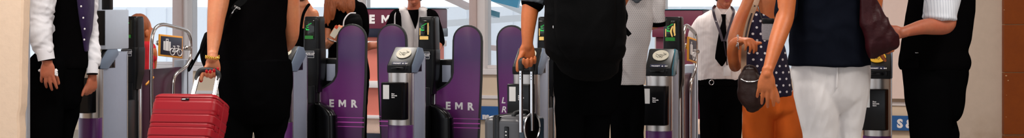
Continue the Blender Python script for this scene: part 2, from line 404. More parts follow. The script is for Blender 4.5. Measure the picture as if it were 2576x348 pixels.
class Person:
    def __init__(s, label, px, d, skin='skin_a', vox=.006):
        s.b = MB(); s.extra = []; s.org = V(((px-CX)*d/F, d, 0)); s.label = label; s.skin = skin; s.vox = vox
    def part(s, name, mb, m, rem=.007, wr=.004, sm=3, wsc=(9, 9, 6)):
        s.extra.append((name, mb, M[m] if isinstance(m, str) else m, dict(rem=rem, wr=wr, sm=sm, wsc=wsc)))
    def torso(s, R, k=.78): s.b.loft(shrink(R, k), n=28, sub=3, rnd=True)
    def arm(s, pts, n=16, sub=4):
        p, r = limb(pts); s.b.tube(p, r, n=n, sub=sub)
    def pelvis(s, g, d, rs, dep, dy=70):
        y, a, b = rs[-1][:3]; w = b-a
        ex = [(y+dy*.4, a+w*.015, b-w*.015, 0, dep*.95), (y+dy*.75, a+w*.06, b-w*.06, 0, dep*.85), (y+dy, a+w*.14, b-w*.14, 0, dep*.75)]
        g.loft(rows(d, rs, dep)+rows(d, ex), sub=3, n=40)
    def legs(s, mb, LR, dep, toe, shoe='shoe', k=.82, hem=.075):
        """LR: two lists of rings going down; continues each to the floor; mb is the trouser mesh"""
        toe = V(toe).normalized(); lat = V((toe.y, -toe.x, 0))
        for R in LR:
            c, u, v = R[-1]; r0 = u.length; z0 = c.z
            kn = V((c.x, c.y, .46*z0/.66 if z0 > .5 else z0*.6)); an = V((c.x, c.y-.0, .1))
            ext = [(kn, V((max(.068, r0*.8), 0, 0)), V((0, max(.07, r0*.8), 0))), (V((an.x, an.y, .22)), V((hem, 0, 0)), V((0, hem*1.05, 0))), (V((an.x, an.y, .05)), V((hem, 0, 0)), V((0, hem*1.1, 0)))]
            c0, u0_, v0 = R[0]
            mb.loft([(c0+V((0, 0, .05)), u0_*.6, v0*.5), (c0, u0_*.9, v0*.82)]+R[1:]+ext, n=26, sub=4)
            s.b.loft(shrink(R+ext[:2], k*.92)+[(V((an.x, an.y, .07)), V((.036, 0, 0)), V((0, .042, 0)))], n=22, sub=3)
            up = V((0, 0, 1))
            s.b.loft([(an+toe*t+up*(z-.1), lat*w, up*h) for t, w, h, z in ((-.06, .024, .025, .045), (0, .03, .035, .05), (.1, .035, .022, .036), (.17, .026, .014, .028))], n=16, sub=3, rnd=True)
            sh = MB(); sh.loft([(an+toe*t+up*(z-.1), lat*w, up*h) for t, w, h, z in ((-.085, .03, .036, .04), (-.03, .036, .046, .047), (.06, .04, .04, .041), (.14, .045, .028, .029), (.2, .028, .018, .02))], n=20, sub=3, rnd=True)
            s.extra.append(('shoe', sh, M[shoe], {}))
    def finish(s):
        o = s.b.build('person', M[s.skin], None, s.org, rem=s.vox, sm=2); tag(o, s.label, 'person')
        for n, mb, m, kw in s.extra:
            mb.build(n, m, o, s.org, **kw)
        s.o = o; return o
def cap_hair(pp, c, fwd, k=1.0, m='hair_dark', low=-.03, rem=.006):
    fwd = V(fwd).normalized(); up = V((0, 0, 1)); sd = fwd.cross(up); rot = Matrix((sd, fwd, up)).transposed(); h = MB()
    h.ell(c+(-fwd*.028+up*.046)*k, (.083*k, .093*k, .098*k), rot=rot); h.ell(c+(-fwd*.05+up*low)*k, (.074*k, .062*k, .075*k), rot=rot)
    pp.part('hair', h, m, rem=rem, wr=.003, wsc=(30, 30, 8)); return h
exec_parts = []

# ------------------------------------------------------------------ the setting
def hallroot(name, px, N, z=0):
    u, _ = hallu(px, N); w = hallw(u, N); w.z = z
    return empty(name, w, -TH), u
def hallmesh(mb, name, m, N, u0=0, parent=None, **kw):
    """mesh in hall coordinates (u, n, z) -> object turned with the hall"""
    o = mb.build(name, m, parent, **kw)
    if parent is None: o.location = hallw(u0, N); o.rotation_euler.z = -TH
    return o
g = MB(); g.box((-7, -9, -.1), (8, 19, 0)); tag(g.build('floor', M['floor'], flat=True), kind='structure')
g = MB(); g.box((-7, -3, 3.3), (8, 18.2, 3.4)); tag(g.build('ceiling', M['ceil'], flat=True), kind='structure')  # unseen; extended back past the camera to hold down daylight fill
g = MB(); g.box((7, -9, 0), (7.2, 18, 3.4)); tag(g.build('wall_light_block', M['plaster'], flat=True), kind='structure')  # unseen wall added to keep daylight out from the right
# left pier: a rough plastered end face with a worn arris, then a metal trim strip behind it
xe = P(53, 100, 8.5).x
g = MB(); prof = []
zs = [i*.045 for i in range(74)]
vs = []; fs = []
for i, z in enumerate(zs):
    x = xe+.004*noise.noise((z*3, 1, 0))+.004*noise.noise((z*14, 2, 0))+.03*(z-.95)
    if abs(z-.7) < .06: x -= .012*(1-abs(z-.7)/.06)
    vs += [(-6.9, 8.5, z), (x-.012, 8.5, z), (x, 8.512, z), (x, 8.62, z), (-6.9, 8.62, z)]
for i in range(len(zs)-1):
    for j in range(5):
        a, b = i*5+j, i*5+(j+1) % 5; fs.append((a, b, b+5, a+5))
fs += [(0, 1, 2, 3, 4), tuple(len(vs)-5+j for j in range(5))]
g.add(vs, fs); tag(g.build('wall_left', M['plaster_l'], ang=30), kind='structure')
g = MB(); g.box((xe-.06, 8.62, 0), (P(71, 100, 8.64).x, 8.68, 3.3), .006); tag(g.build('trim_1', mat('grey_steel_trim', (176, 180, 190), .4, .3), flat=False), kind='structure')
# right: plastered pier and a wall of glazed brown tiles standing a little proud of it
x0, x1 = P(2290, 0, 8.9).x, P(2524, 0, 8.9).x
g = MB(); g.box((P(2330, 0, 9.1).x, 8.9, 0), (x1+.05, 9.35, 3.3), .004); tag(g.build('wall_right', M['plaster']), kind='structure')
g = MB(); tx = P(2526, 0, 8.86).x; g.box((tx+.004, 8.868, 0), (7, 9.3, 3.3)); o = g.build('wall_tiled', M['grout'], flat=True); tag(o, kind='structure')
zr = [0, .22, .56, P(0, 340, 8.86).z, P(0, 183, 8.86).z, P(0, 62, 8.86).z, P(0, -60, 8.7).z, 1.9, 2.25, 2.6, 2.95, 3.29]
g = MB(); w = .62
for i in range(len(zr)-1):
    off = 0
    for k in range(7):
        a = tx+k*w; g.box((a+(.0 if k == 0 else .002), 8.86, zr[i]+.0022), (a+w-.002, 8.9, zr[i+1]-.0022), .0025)
g.build('tile_face', M['tile'], o, flat=True)
# worn chips in the tile glaze
g = MB()
for px, py, r in ((2531, 191, .006), (2536, 203, .005), (2526, 25, .004), (2532, 240, .003), (2531, 295, .003)):
    c = P(px, py, 8.86); g.ell((c.x, 8.8595, c.z), (r, .0012, r*.7), n=9, m=6)
g.build('chipped_glaze', M['grout'], o)
# glazed back wall, parallel to the gate line
NB = 14.2
def wall_z(px, py): return hall(px, py, NB)[1]
uL, uR = hallu(-500, NB)[0], hallu(3100, NB)[0]
zsill = .72
g = MB(); g.box((uL, 0, 0), (uR, .25, zsill-.04)); o = hallmesh(g, 'wall_back', M['dado'], NB, flat=True); tag(o, kind='structure')
g = MB(); g.box((uL, 0, 2.75), (uR, .25, 3.3)); hallmesh(g, 'wall_header', M['frame_w'], NB, flat=True)['kind'] = 'structure'
g = MB(); g.box((uL, -.05, zsill-.04), (uR, .25, zsill+.02), .008); o = hallmesh(g, 'trim_sill', M['frame_w'], NB, flat=True); tag(o, kind='structure')
g = MB(); g.box((uL, -.02, .43), (uR, 0, .465), .004); o = hallmesh(g, 'trim_dado', M['frame_w'], NB, flat=True); tag(o, kind='structure')
posts = [(-420, 30, 'w'), (232, 14, 'w'), (452, 24, 'p'), (469, 12, 'w'), (690, 20, 'w'), (905, 20, 'w'), (1193, 18, 'p'), (1212, 20, 'w'), (1660, 24, 'w'), (1925, 22, 'w'), (2231, 30, 'p'), (2258, 22, 'w'), (2700, 30, 'w')]
pu = []
for px, wd, c in posts:
    a, b = hallu(px-wd/2, NB)[0], hallu(px+wd/2, NB)[0]; pu.append((a, b, c))
gi = [0, 1, 3, 4, 5, 7, 8, 9, 11, 12]
edges = [pu[0], pu[1], (pu[2][0], pu[3][1], 0), pu[4], pu[5], (pu[6][0], pu[7][1], 0), pu[8], pu[9], (pu[10][0], pu[11][1], 0), pu[12]]
for i in range(len(edges)-1):
    g = MB(); a, b = edges[i][1], edges[i+1][0]; c = (a+b)/2
    g.box((a-c, .08, zsill), (b-c, .09, 2.75)); o = hallmesh(g, 'window_%d' % (i+1), M['glass'], NB, c, flat=True); tag(o, kind='structure')
    g = MB()
    for za in (zsill+.02, 1.93): g.box((a-c, .055, za), (b-c, .115, za+.035), .004)
    g.box((a-c, .055, 2.7), (b-c, .115, 2.75), .004); g.build('window_frame', M['frame_w'], o, flat=True)
for i, (a, b, c) in enumerate(pu):
    g = MB(); m_ = (a+b)/2; g.box((a-m_, -.03 if c == 'w' else -.06, zsill), (b-m_, .2, 2.76), .006)
    tag(hallmesh(g, 'trim_mullion_%d' % (i+1), M['frame_w' if c == 'w' else 'frame_p'], NB, m_), kind='structure')
g = MB(); a, b = hallu(2222, NB)[0], uR; c = (a+b)/2; g.box((a-c, -.09, .5), (b-c, -.03, 3.28), .004); o = hallmesh(g, 'wall_panel', mat('pinkish_white_plaster', (236, 216, 210), .7, var=.04), NB, c, flat=True); tag(o, kind='structure')
# low blue signs fixed to the panel below the windows
for pxa, pxb, ya, yb, tx_, tpx, tpy, hpx, lab in ((1120, 1330, 268, 302, 'ns', 1214, 299, 13, 'bright blue sign strip with white lettering on the low wall left of the grey suitcase'),
                                           (2170, 2420, 292, 329, 'S &', 2257, 321, 20, 'blue sign strip with white letter and ampersand on the low wall behind the right guard')):
    r, u0 = hallroot('wall_sign', (pxa+pxb)/2, NB-.06, 0); tag(r, lab, 'sign')
    za, zb = hall(pxa, ya, NB-.06)[1], hall(pxb, yb, NB-.06)[1]
    zt = hall(tpx, ya, NB-.06)[1]; zb = hall(tpx, yb, NB-.06)[1]
    r.location.z = zb
    a, b = hallu(pxa, NB-.06)[0]-u0, hallu(pxb, NB-.06)[0]-u0
    g = MB(); g.box((a, 0, 0), (b, .04, zt-zb), .003); g.build('sign_panel', M['blue_sign'], r, flat=True)
    tu, tz = hall(tpx, tpy, NB-.06); h = hpx*hallu(tpx, NB)[1]/F
    text(tx_, h, at(tu-u0, -.001, tz-zb), 'lettering', M['white'], r, bold=.006, depth=.002)
def letter_m(h, x, y, z, name, m, parent, depth=.0015):
    w = [(0, 0), (0, 1), (.27, 1), (.55, .52), (.83, 1), (1.1, 1), (1.1, 0), (.85, 0), (.85, .6), (.55, .12), (.25, .6), (.25, 0)]
    g = MB(); g.prism([(x+a*h, z+b*h) for a, b in w], y-depth, y+depth, 'y'); return g.build(name, m, parent, flat=True)
# maroon operator kiosks in front of the windows
def kiosk(pxa, pxb, ya, N, lab, letters, pm_='salmon'):
    r, u0 = hallroot('operator_kiosk', (pxa+pxb)/2, N); tag(r, lab, 'kiosk', None)
    a, b = hallu(pxa, N)[0]-u0, hallu(pxb, N)[0]-u0; pm = (pxa+pxb)/2
    z = lambda py: hall(pm, py, N)[1]
    g = MB(); g.box((a, 0, z(92)), (b, .5, z(ya)), .012); hd = g.build('header', M['maroon'], r)
    g = MB(); g.box((a-.005, -.006, z(94)), (b+.005, .5, z(72)), .006); g.build('lower_band', M['sign_navy' if pm_ == 'salmon' else 'maroon'], r)
    g = MB(); g.box((a-.01, -.01, z(ya)), (b+.01, .51, z(ya-2)), .003); g.build('top_trim', M['teal_trim_reflection'], r)
    g = MB(); g.box((a+.02, .04, z(300)), (b-.02, .46, z(94)), .005); g.build('panel', M[pm_], r)
    for p, q in ((119, 104), (222, 205), (300, 292)) if pm_ == 'salmon' else ():
        g = MB(); g.box((a, -.02, z(p)), (b, .48, z(q)), .006); g.build('shelf', M['frame_w'], r)
    g = MB(); g.box((a+.01, .02, z(338)), (b-.01, .48, z(300)), .004); g.build('pale_base', mat('blush_panel', (236, 206, 190), .6), r)
    g = MB(); g.box((a, .0, 0), (b, .5, z(338)), .004); g.build('plinth', M['sign_navy'], r)
    for ch, px, py, hp in letters:
        lu, lz = hall(px, py, N)
        if ch == 'M': letter_m(hp*hallu(px, N)[1]/F, lu-u0, -.001, lz, 'lettering', M['white'], hd, .003); continue
        text(ch, hp*hallu(px, N)[1]/F, at(lu-u0, -.001, lz), 'lettering', M['white'], hd, bold=.006, depth=.003)
    return r
kiosk(893, 1082, 22, 12.2, 'maroon kiosk with white lettering header and salmon panels behind the left gates', (('E', 929, 58, 20), ('M', 960, 58, 20), ('R', 1000, 58, 20)))
kiosk(1642, 1768, 25, 12.6, 'second maroon kiosk, seen behind the man in the white shirt and tie', (), 'maroon')
# outdoors: pale station building, canopy beams, paving
g = MB(); L_ = 34
g.box((-17, 0, 0), (17, .4, 1.42))
for i in range(-40, 41): g.box((i*.42-.02, -.03, 0), (i*.42+.02, .0, 1.4))
o = hallmesh(g, 'station_building', mat('pale_blue_cladding', (232, 236, 242), .6, var=.04), 24, flat=True); tag(o, 'long pale ribbed station building outside beyond the windows', 'building')
g = MB(); g.box((-17, 14.6, -.12), (17, 26, -.02)); tag(g.build('ground_outside', M['paving'], flat=True), kind='structure'); 
def beam(name, pts, m, w, h, lab, cat):
    mb = MB()
    (x0, z0, n0), (x1, z1, n1) = pts
    a, b = hallw(x0, n0)+V((0, 0, z0)), hallw(x1, n1)+V((0, 0, z1)); d = (b-a).normalized(); s_ = d.cross(V((0, 0, 1))).normalized()*w; t_ = s_.cross(d).normalized()*h
    v = []
    for p in (a, b): v += [p+s_+t_, p-s_+t_, p-s_-t_, p+s_-t_]
    mb.add(v, [(0, 1, 2, 3), (7, 6, 5, 4), (0, 4, 5, 1), (1, 5, 6, 2), (2, 6, 7, 3), (3, 7, 4, 0)])
    o = mb.build(name, M[m], None, org=(a.x, a.y, 0), flat=True); tag(o, lab, cat); return o
def hp(px, py, N):
    u, z = hall(px, py, N); return (u, z, N)
# a platform canopy seen through the middle window: sloping rafters, a purlin, a strip of blue glazing and two posts
can = empty('platform_canopy', hallw(hallu(1250, 20)[0], 20)); tag(can, 'white steel platform canopy with blue glazing seen through the middle window', 'canopy')
def canpart(name, a, b, m, w, h):
    o = beam(name, (a, b), m, w, h, None, None); o.data.transform(Matrix.Translation(o.location-can.location)); o.location = (0, 0, 0); o.parent = can
canpart('rafter', hp(1205, -22, 20), hp(1320, 30, 20.5), 'canopy', .1, .04)
canpart('rafter', hp(1110, -14, 20), hp(1184, 20, 20.5), 'frame_p', .1, .03)
canpart('rafter', hp(1212, 27, 20), hp(1250, 38, 20.4), 'teal_trim_reflection', .05, .04)
canpart('purlin', hp(1112, 60, 21), hp(1330, 44, 21.2), 'canopy', .08, .05)
canpart('purlin', hp(1215, 118, 21), hp(1330, 130, 21.2), 'frame_p', .08, .04)
canpart('glazing', hp(1228, -12, 20), hp(1306, 8, 20), 'canopy_b', .05, .07)
for px in (1120, 1330): canpart('post', (hallu(px, 21)[0], 0, 21), (hallu(px, 21)[0], 2.4, 21), 'canopy', .06, .06)

# ------------------------------------------------------------------ ticket gates
uC = hallu(1006, N0)[0]
def cl(px, py, L=0.0):
    u, z = hall(px, py, N0+L); return u-uC, z
def offset_poly(poly, d):
    out = []; n = len(poly); area = sum(poly[i][0]*poly[(i+1) % n][1]-poly[(i+1) % n][0]*poly[i][1] for i in range(n)); sg = 1 if area > 0 else -1
    for i in range(n):
        a, b, c = V(poly[i-1]), V(poly[i]), V(poly[(i+1) % n])
        e1 = (b-a).normalized(); e2 = (c-b).normalized(); n1 = V((-e1.y, e1.x)); n2 = V((-e2.y, e2.x)); m_ = (n1+n2)
        m_ = m_/max(.3, m_.length_squared)*2
        out.append(tuple(b+m_*d*sg))
    return out
SL0, SL1 = V((-.022, .985)), V((.125, 1.098))            # sloped reader face, (L, z)
SD = (SL1-SL0).normalized(); SN = V((-SD.y, SD.x))
SLOPE = Matrix(((1, 0, 0, 0), (0, SD.x, SN.x, 0), (0, SD.y, SN.y, 0), (0, 0, 0, 1)))
uA = hallu(225, N0)[0]
def sa(px, py, off=.0):
    return side(px, py, uA+off)
def leaf(root, cx, dy, u0, hinge, L, lettering):
    r = empty('gate_leaf', (0, 0, 0)); r.parent = root
    s = -hinge
    q = lambda dx, py: (hall(cx+dx*s, py+dy, N0+L)[0]-u0, hall(cx+dx*s, py+dy, N0+L)[1])
    zb = .16
    pts = [(q(-82, 300)[0], zb)] + [q(-82, 234), q(-80, 228), q(-73, 223), q(-58, 215), q(-47, 206), q(-40.5, 195), q(-37.5, 182), q(-37.5, 102)]
    for k in range(1, 14):
        a = PI-PI*k/14; pts.append(q(37.5*math.cos(a), 101-38*math.sin(a)))
    pts += [q(37.5, 104), q(36, 200), q(29.5, 345), (q(26, 345)[0], zb)]
    g = MB(); g.prism(pts, L-.011, L+.011, 'y', .004); e = g.build('leaf_edge', M['rubber'], r)
    inn = offset_poly(pts, .0115)
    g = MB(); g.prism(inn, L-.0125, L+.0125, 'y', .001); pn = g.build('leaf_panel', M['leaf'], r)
    for py, h in ((298, .004), (310, .0075), (321, .005)):
        a = q(-44 if py > 300 else -60, py); b = q(31.5, py); g = MB(); x0_, x1_ = sorted((a[0], b[0]))
        g.box((x0_, L-.0136, a[1]-h/2), (x1_, L-.0124, a[1]+h/2)); g.build('stripe', M['magenta'], r, flat=True)
    for ch, px, py, hpx, sh in lettering:
        lu, lz = hall(px, py, N0+L-.0126)
        if ch == 'M': letter_m(hpx*hallu(px, N0+L)[1]/F, lu-u0, L-.0126, lz, 'lettering', M['white'], r); continue
        text(ch, hpx*hallu(px, N0+L)[1]/F, at(lu-u0, L-.0126, lz), 'lettering', M['white'], r, bold=0 if ch == 'M' else .003 if not sh else .001, shear=sh, depth=.0015)
    # black hinge arm between tower and leaf, and the rounded motor cover at the foot
    x0_, z0_ = q(-80, 222); x1_, z1_ = q(-36, 150)
    g = MB(); g.box((min(x0_, x1_), L+.014, z0_-.02), (max(x0_, x1_), L+.07, z1_), .012, 3); g.build('hinge_arm', M['blk_plastic'], r)
    g = MB(); xa, xb = q(-66, 200)[0], q(-44, 200)[0]; g.box((min(xa, xb), L+.008, q(0, 208)[1]), (max(xa, xb), L+.0135, q(0, 165)[1]), .003); g.build('hinge_cover', M['cab_grey'], r)
    return r
def motor_cover(root, u0, sgn):
    g = MB(); R = []
    for z, w in ((.0, .078), (.55, .076), (.62, .07), (.665, .052), (.69, .03)):
        R.append((V((sgn*(.045+w), .50, z)), V((w, 0, 0)), V((0, .05, 0))))
    g.loft(R, n=28, sub=4, ex=3.2, rnd=True); g.build('motor_cover', M['blk_gloss'], root)
def make_gate(px, lab, hoop=False, upper=False, pad='cream', plate='slate', disp=0):
    u0 = hallu(px, N0)[0]
    r = empty('ticket_gate', hallw(u0, N0), -TH); tag(r, lab, 'ticket gate', 'ticket gates across the station hall')
    W = .079
    # round fronted steel column over an aubergine skirt
    pl = lambda w, y0, dp, n=14: [(w*math.cos(PI+PI*k/n), y0+.0+dp*math.sin(PI+PI*k/n)) for k in range(n+1)]
    z1 = .938; zs_ = cl(1006, 315)[1]
    g = MB(); g.prism(pl(W, .0, .045)+[(W, .03), (-W, .03)], zs_, z1, 'z', .002); g.build('steel_column', M['steel'], r, ang=50)
    g = MB(); g.prism(pl(W+.0015, .0, .0465)+[(W+.0015, .03), (-W-.0015, .03)], .0, zs_, 'z', .002); g.build('column_skirt', M['skirt'], r, ang=50)
    # reader head with sloped face
    hp_ = [(-.02, z1), (-.024, .972), (SL0.x, SL0.y), (SL1.x, SL1.y), (.16, 1.1), (.2, 1.085), (.2, z1)]
    g = MB(); g.prism(hp_, -W-.002, W+.002, 'x', .006, 3); hd = g.build('reader_head', M['blk_plastic'], r)
    sp = lambda t, off=0: SL0+(SL1-SL0)*t+SN*off
    c = sp(.66, .0)
    g = MB(); g.tube([(0, c.x, c.y), (0, c.x+SN.x*.004, c.y+SN.y*.004)], [.05, .05], n=40, sub=1, cap=False); g.build('reader_pad', M[pad], hd)
    # line drawing of a hand holding a card on the pad
    g = MB(); k = lambda a, b: V((a, c.x+SD.x*b+SN.x*.005, c.y+SD.y*b+SN.y*.005))
    for ln in ([(-.03, .012), (-.012, .0), (0, .006), (.018, .0), (.033, .014)], [(-.012, -.0), (-.006, -.018), (.0, -.008)], [(-.002, -.02), (.006, -.006)], [(.006, -.026), (.014, -.01)], [(-.03, -.005), (-.012, -.022)], [(.014, .022), (.034, .004)]):
        g.tube([k(*p) for p in ln], .0011, n=6, sub=2)
    g.build('hand_symbol', M['ink'], hd)
    c2 = sp(.13); g = MB(); g.box((-.052, -.014, -.0015), (.046, .014, .0015), .001); g.move(Matrix.Translation((0, c2.x, c2.y)) @ SLOPE); g.build('ticket_strip', M['strip'], hd, flat=True)
    c3 = sp(.08, .0016); text('TICKET  &  SC', .0105, Matrix.Translation((-.044, c3.x, c3.y)) @ SLOPE, 'lettering', M['white'], hd, bold=.0006, depth=.0004, space=1.08)
    g = MB(); g.box((-.05, -.034, .958), (.04, -.018, .976), .004); g.box((.05, -.028, .955), (.06, -.02, .985), .002); g.build('ticket_slot', M['blk_gloss'], hd)
    # cabinet body with a chamfered slate shoulder plate on the passage side
    ce = .36 if upper else .265
    g = MB(); g.prism([(.03, 0), (.03, .939), (.115, .939), (.15, 1.05), (ce, 1.05), (ce, 0)], -W, W, 'x', .005); g.build('cabinet', M['cab_grey'], r)
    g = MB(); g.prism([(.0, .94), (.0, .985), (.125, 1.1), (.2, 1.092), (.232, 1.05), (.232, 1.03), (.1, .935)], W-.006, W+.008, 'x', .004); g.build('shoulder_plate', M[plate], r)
    g = MB(); g.box((W-.001, .16, .945), (W+.003, .19, 1.0), .002); g.build('key_slot', M['blk_gloss'], r)
    g = MB(); g.box((W-.002, .03, 0), (W+.0035, .04, .935), .001); g.box((W-.002, ce-.007, 0), (W+.0035, ce+.003, 1.03), .001); g.build('edge_strip', M['tube'], r, flat=True)
    # barcode scanner box on the column
    a, b = cl(961, 207, -.08), cl(1022, 303, -.08)
    g = MB(); x0_, x1_ = a[0], b[0]; z0_, zz = b[1], a[1]
    g.prism([(x0_, -.095), (x1_-.026, -.095), (x1_-.006, -.07), (x1_-.006, -.0), (x0_, -.0)], z0_, zz, 'z', .006, 3); sb = g.build('scanner_box', M['blk_gloss'], r)
    sx = cl(963.5, 215, -.095)[0]; sx1, sz1 = cl(979, 250, -.095); sz0 = cl(963, 214, -.095)[1]
    g = MB(); g.box((sx, -.0963, sz1), (sx1, -.0945, sz0), .0009); g.build('sticker', M['sticker'], sb, flat=True)
    tx_, tz_ = cl(985, 238, -.095); text('Scan\nbarcode\nhere', .0078, at(tx_, -.0955, tz_), 'lettering', M['white'], sb, bold=.0005, depth=.0005)
    # display tower
    T = .575; g = MB(); R = []
    for z, w, d_ in ((1.298, .05, .05), (1.292, .056, .058), (1.26, .059, .062), (1.08, .063, .066), (1.074, .0625, .0655), (1.066, .066, .069), (1.0, .066, .069), (.9, .064, .066), (.86, .058, .06), (.80, .046, .05), (.77, .044, .048)):
        R.append((V((0, T, z)), V((w, 0, 0)), V((0, d_, 0))))
    g.loft(R, n=36, sub=2, ex=5.5); tw = g.build('display_tower', M['blk_plastic'], r, ang=60)
    fr = T-.0625
    g = MB(); g.box((-.05, fr-.004, 1.135), (.028, fr+.01, 1.272), .004); g.build('screen', M['screen'], tw)
    g = MB()
    for dx, dz in ((-.03, 1.232), (-.022, 1.236), (-.014, 1.241), (-.006, 1.246), (.002, 1.25), (-.037, 1.215), (-.03, 1.21), (-.022, 1.206), (-.014, 1.206), (-.028, 1.222), (-.02, 1.222)):
        g.box((dx-.0026, fr-.0055, dz-.0026), (dx+.0026, fr-.0035, dz+.0026), .0008, 1)
    g.box((-.036, fr-.0055, 1.203), (-.012, fr-.0038, 1.208), .0008, 1)
    g.build('arrow_symbol', M['green'], tw)
    g = MB(); g.box((-.044, fr-.0052, 1.142), (.018, fr-.0035, 1.165), .001)
    g.build('number_display', M['dgreen' if disp != 1 else 'amber'], tw, flat=True)
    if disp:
        g = MB(); g.box((.012, fr-.0052, 1.175), (.02, fr-.0035, 1.255), .001); g.build('reflection_bar', M['amber'], tw, flat=True); g = MB(); g.box((-.045, fr-.0052, 1.17), (-.039, fr-.0035, 1.22), .001); g.build('reflection_bar', M['amber'], tw, flat=True)  # glowing amber bars stand in for reflections on the display glass
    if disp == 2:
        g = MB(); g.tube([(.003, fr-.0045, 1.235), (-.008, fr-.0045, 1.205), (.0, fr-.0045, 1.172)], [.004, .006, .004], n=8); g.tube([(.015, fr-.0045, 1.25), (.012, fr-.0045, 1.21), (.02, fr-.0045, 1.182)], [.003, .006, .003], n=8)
        g.build('painted_reflection', M['amber'], tw)  # reflection on the display glass, made as glowing amber shapes
    g = MB(); g.box((-.058, T-.075, 1.01), (.03, T-.062, 1.06), .002); g.build('label_plate', M['plate'], tw, flat=True)
    g = MB(); g.box((-.057, T-.0765, 1.011), (.029, T-.0748, 1.013)); g.box((-.057, T-.0765, 1.057), (.029, T-.0748, 1.059)); g.box((.0275, T-.0765, 1.011), (.029, T-.0748, 1.059)); g.build('label_border', M['sticker'], tw, flat=True)
    text('PLEASE KEEP CARD\n  AT THE READER', .0076, at(-.053, T-.0753, 1.04), 'lettering', M['white'], tw, depth=.0004, bold=.0004, space=.92)
    g = MB(); g.box((-.044, T-.06, 0), (.03, T+.06, .82), .01); g.build('tower_post', M['blk_plastic'], r)
    g = MB(); g.box((.03, T+.0, 0), (.043, T+.05, .84), .004); g.build('post_edge', M['tube'], r)
    g = MB(); g.box((-.05, ce, 0), (.05, T-.06, .7), .01); g.build('drive_housing', M['blk_plastic'], r)
    g = MB(); g.box((-.02, T+.06, .05), (.02, 1.25, .905), .004); g.build('side_panel', M['deep'] if hoop else M['plate'], r)
    g = MB(); g.box((-.05, 1.25, 0), (.04, 1.40, .96), .012); g.build('rear_cabinet', M['cab_light'], r)
    g = MB(); g.box((.038, 1.30, .02), (.043, 1.31, .94), .001); g.build('rear_seam', M['plate'], r, flat=True)
    if hoop:
        pts = [sa(381, 560, .065), sa(381, 348, .065), sa(380, 200, .065), sa(381, 120, .065), sa(384, 88, .065), sa(392, 70, .065), sa(408, 62, .065), sa(432, 66, .065), sa(458, 73, .065), sa(472, 80, .065), sa(479, 96, .065), sa(480, 120, .065), sa(478, 146, .065), sa(470, 165, .065), sa(456, 177, .065), sa(444, 186, .065), sa(437, 200, .065), sa(434.5, 230, .065), sa(434, 348, .065), sa(434, 560, .065)]
        pts[0] = (pts[0][0], .0); pts[-1] = (pts[-1][0], 0)
        g = MB(); g.tube([(.065, L, z) for L, z in pts], .0135, n=16, sub=5); g.build('guard_rail', M['tube'], r)
        # luggage and bicycle sign facing the wide aisle, clamped between the two legs of the rail
        q = [sa(402.5, 86, .095), sa(460, 92, .095), sa(459, 147.5, .095), sa(401, 141, .095)]
        g = MB(); g.prism(q, .081, .095, 'x', .004, 3); sg = g.build('luggage_sign', M['sign_yel'], r)
        g = MB(); g.prism(offset_poly(q, .0125), .0905, .0962, 'x', .001); g.build('sign_face', M['sign_navy'], sg)
        def sq(a, b):   # 0..1 over the sign
            t0 = V(q[0])*(1-a)+V(q[1])*a; b0 = V(q[3])*(1-a)+V(q[2])*a; return t0*(1-b)+b0*b
        g = MB(); pr = lambda lst: g.prism([tuple(sq(*p)) for p in lst], .096, .0978, 'x')
        pr([(.15, .3), (.215, .3), (.215, .72), (.15, .7)]); pr([(.235, .28), (.375, .28), (.375, .73), (.235, .72)]); pr([(.395, .3), (.455, .3), (.455, .71), (.395, .73)])
        pr([(.25, .2), (.27, .2), (.27, .28), (.25, .28)]); pr([(.34, .2), (.36, .2), (.36, .28), (.34, .28)]); pr([(.25, .18), (.36, .18), (.36, .22), (.25, .22)])
        g.build('suitcase_symbol', M['white'], sg)
        g = MB(); T3 = lambda a, b: V((.0968, *sq(a, b)))
        for ca in (.54, .86):
            g.tube([T3(ca+.1*math.cos(2*PI*k/20), .745+.155*math.sin(2*PI*k/20)) for k in range(20)], .0035, n=6, sub=1, closed=True)
        for ln in ([(.54, .745), (.62, .58), (.8, .58), (.7, .745), (.54, .745)], [(.7, .745), (.61, .5)], [(.57, .49), (.65, .49)], [(.86, .745), (.78, .48)], [(.74, .46), (.82, .46), (.85, .5)]):
            g.tube([T3(*p) for p in ln], .0035, n=6, sub=1)
        g.build('bicycle_symbol', M['white'], sg)
        for p in ((402, 108), (470, 121)):
            L, z = sa(p[0], p[1], .065); g = MB(); g.tube([(.065, L-.02, z), (.077, L+.02, z)], [.02, .02], n=16, sub=1); g.build('sign_clamp', M['tube'], r)
    if upper:
        g = MB(); g.box((-.004, .055, 1.07), (W+.012, .36, 1.345), .006); g.build('upper_cabinet', M['cab_light'], r)
        g = MB(); g.box((-.003, .05, 1.1), (W+.008, .056, 1.338), .002); g.build('upper_front', M['blk_plastic'], r)
        g = MB(); g.box((.02, .12, 1.345), (.075, .18, 1.7), .004); g.build('black_mast', M['blk_plastic'], r)
        a, b = sa(361, 213), sa(379, 195); g = MB(); g.tube([(.02, a[0], a[1]), (.02, b[0], b[1])], .009, n=10, sub=1); g.build('orange_strip', M['sign_yel'], r)
    return r, u0
ga, u_a = make_gate(225, 'wide aisle ticket gate with luggage and bicycle sign, beside the left guard', True, True)
gb, u_b = make_gate(703, 'ticket gate right behind the woman in black, its tower showing a green display')
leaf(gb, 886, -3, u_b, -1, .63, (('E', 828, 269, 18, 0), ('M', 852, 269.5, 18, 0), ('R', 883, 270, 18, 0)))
motor_cover(gb, u_b, 1)
gc, u_c = make_gate(1006, 'ticket gate with cream reader pad standing before the woman in the pale waistcoat', disp=1)
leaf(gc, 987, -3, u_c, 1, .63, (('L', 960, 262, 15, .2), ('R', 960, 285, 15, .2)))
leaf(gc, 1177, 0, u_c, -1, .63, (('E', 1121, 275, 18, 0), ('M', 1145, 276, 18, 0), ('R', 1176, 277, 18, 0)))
motor_cover(gc, u_c, 1)
gd, u_d = make_gate(1322, 'ticket gate behind the grey suitcase and the man with the backpack', disp=1)
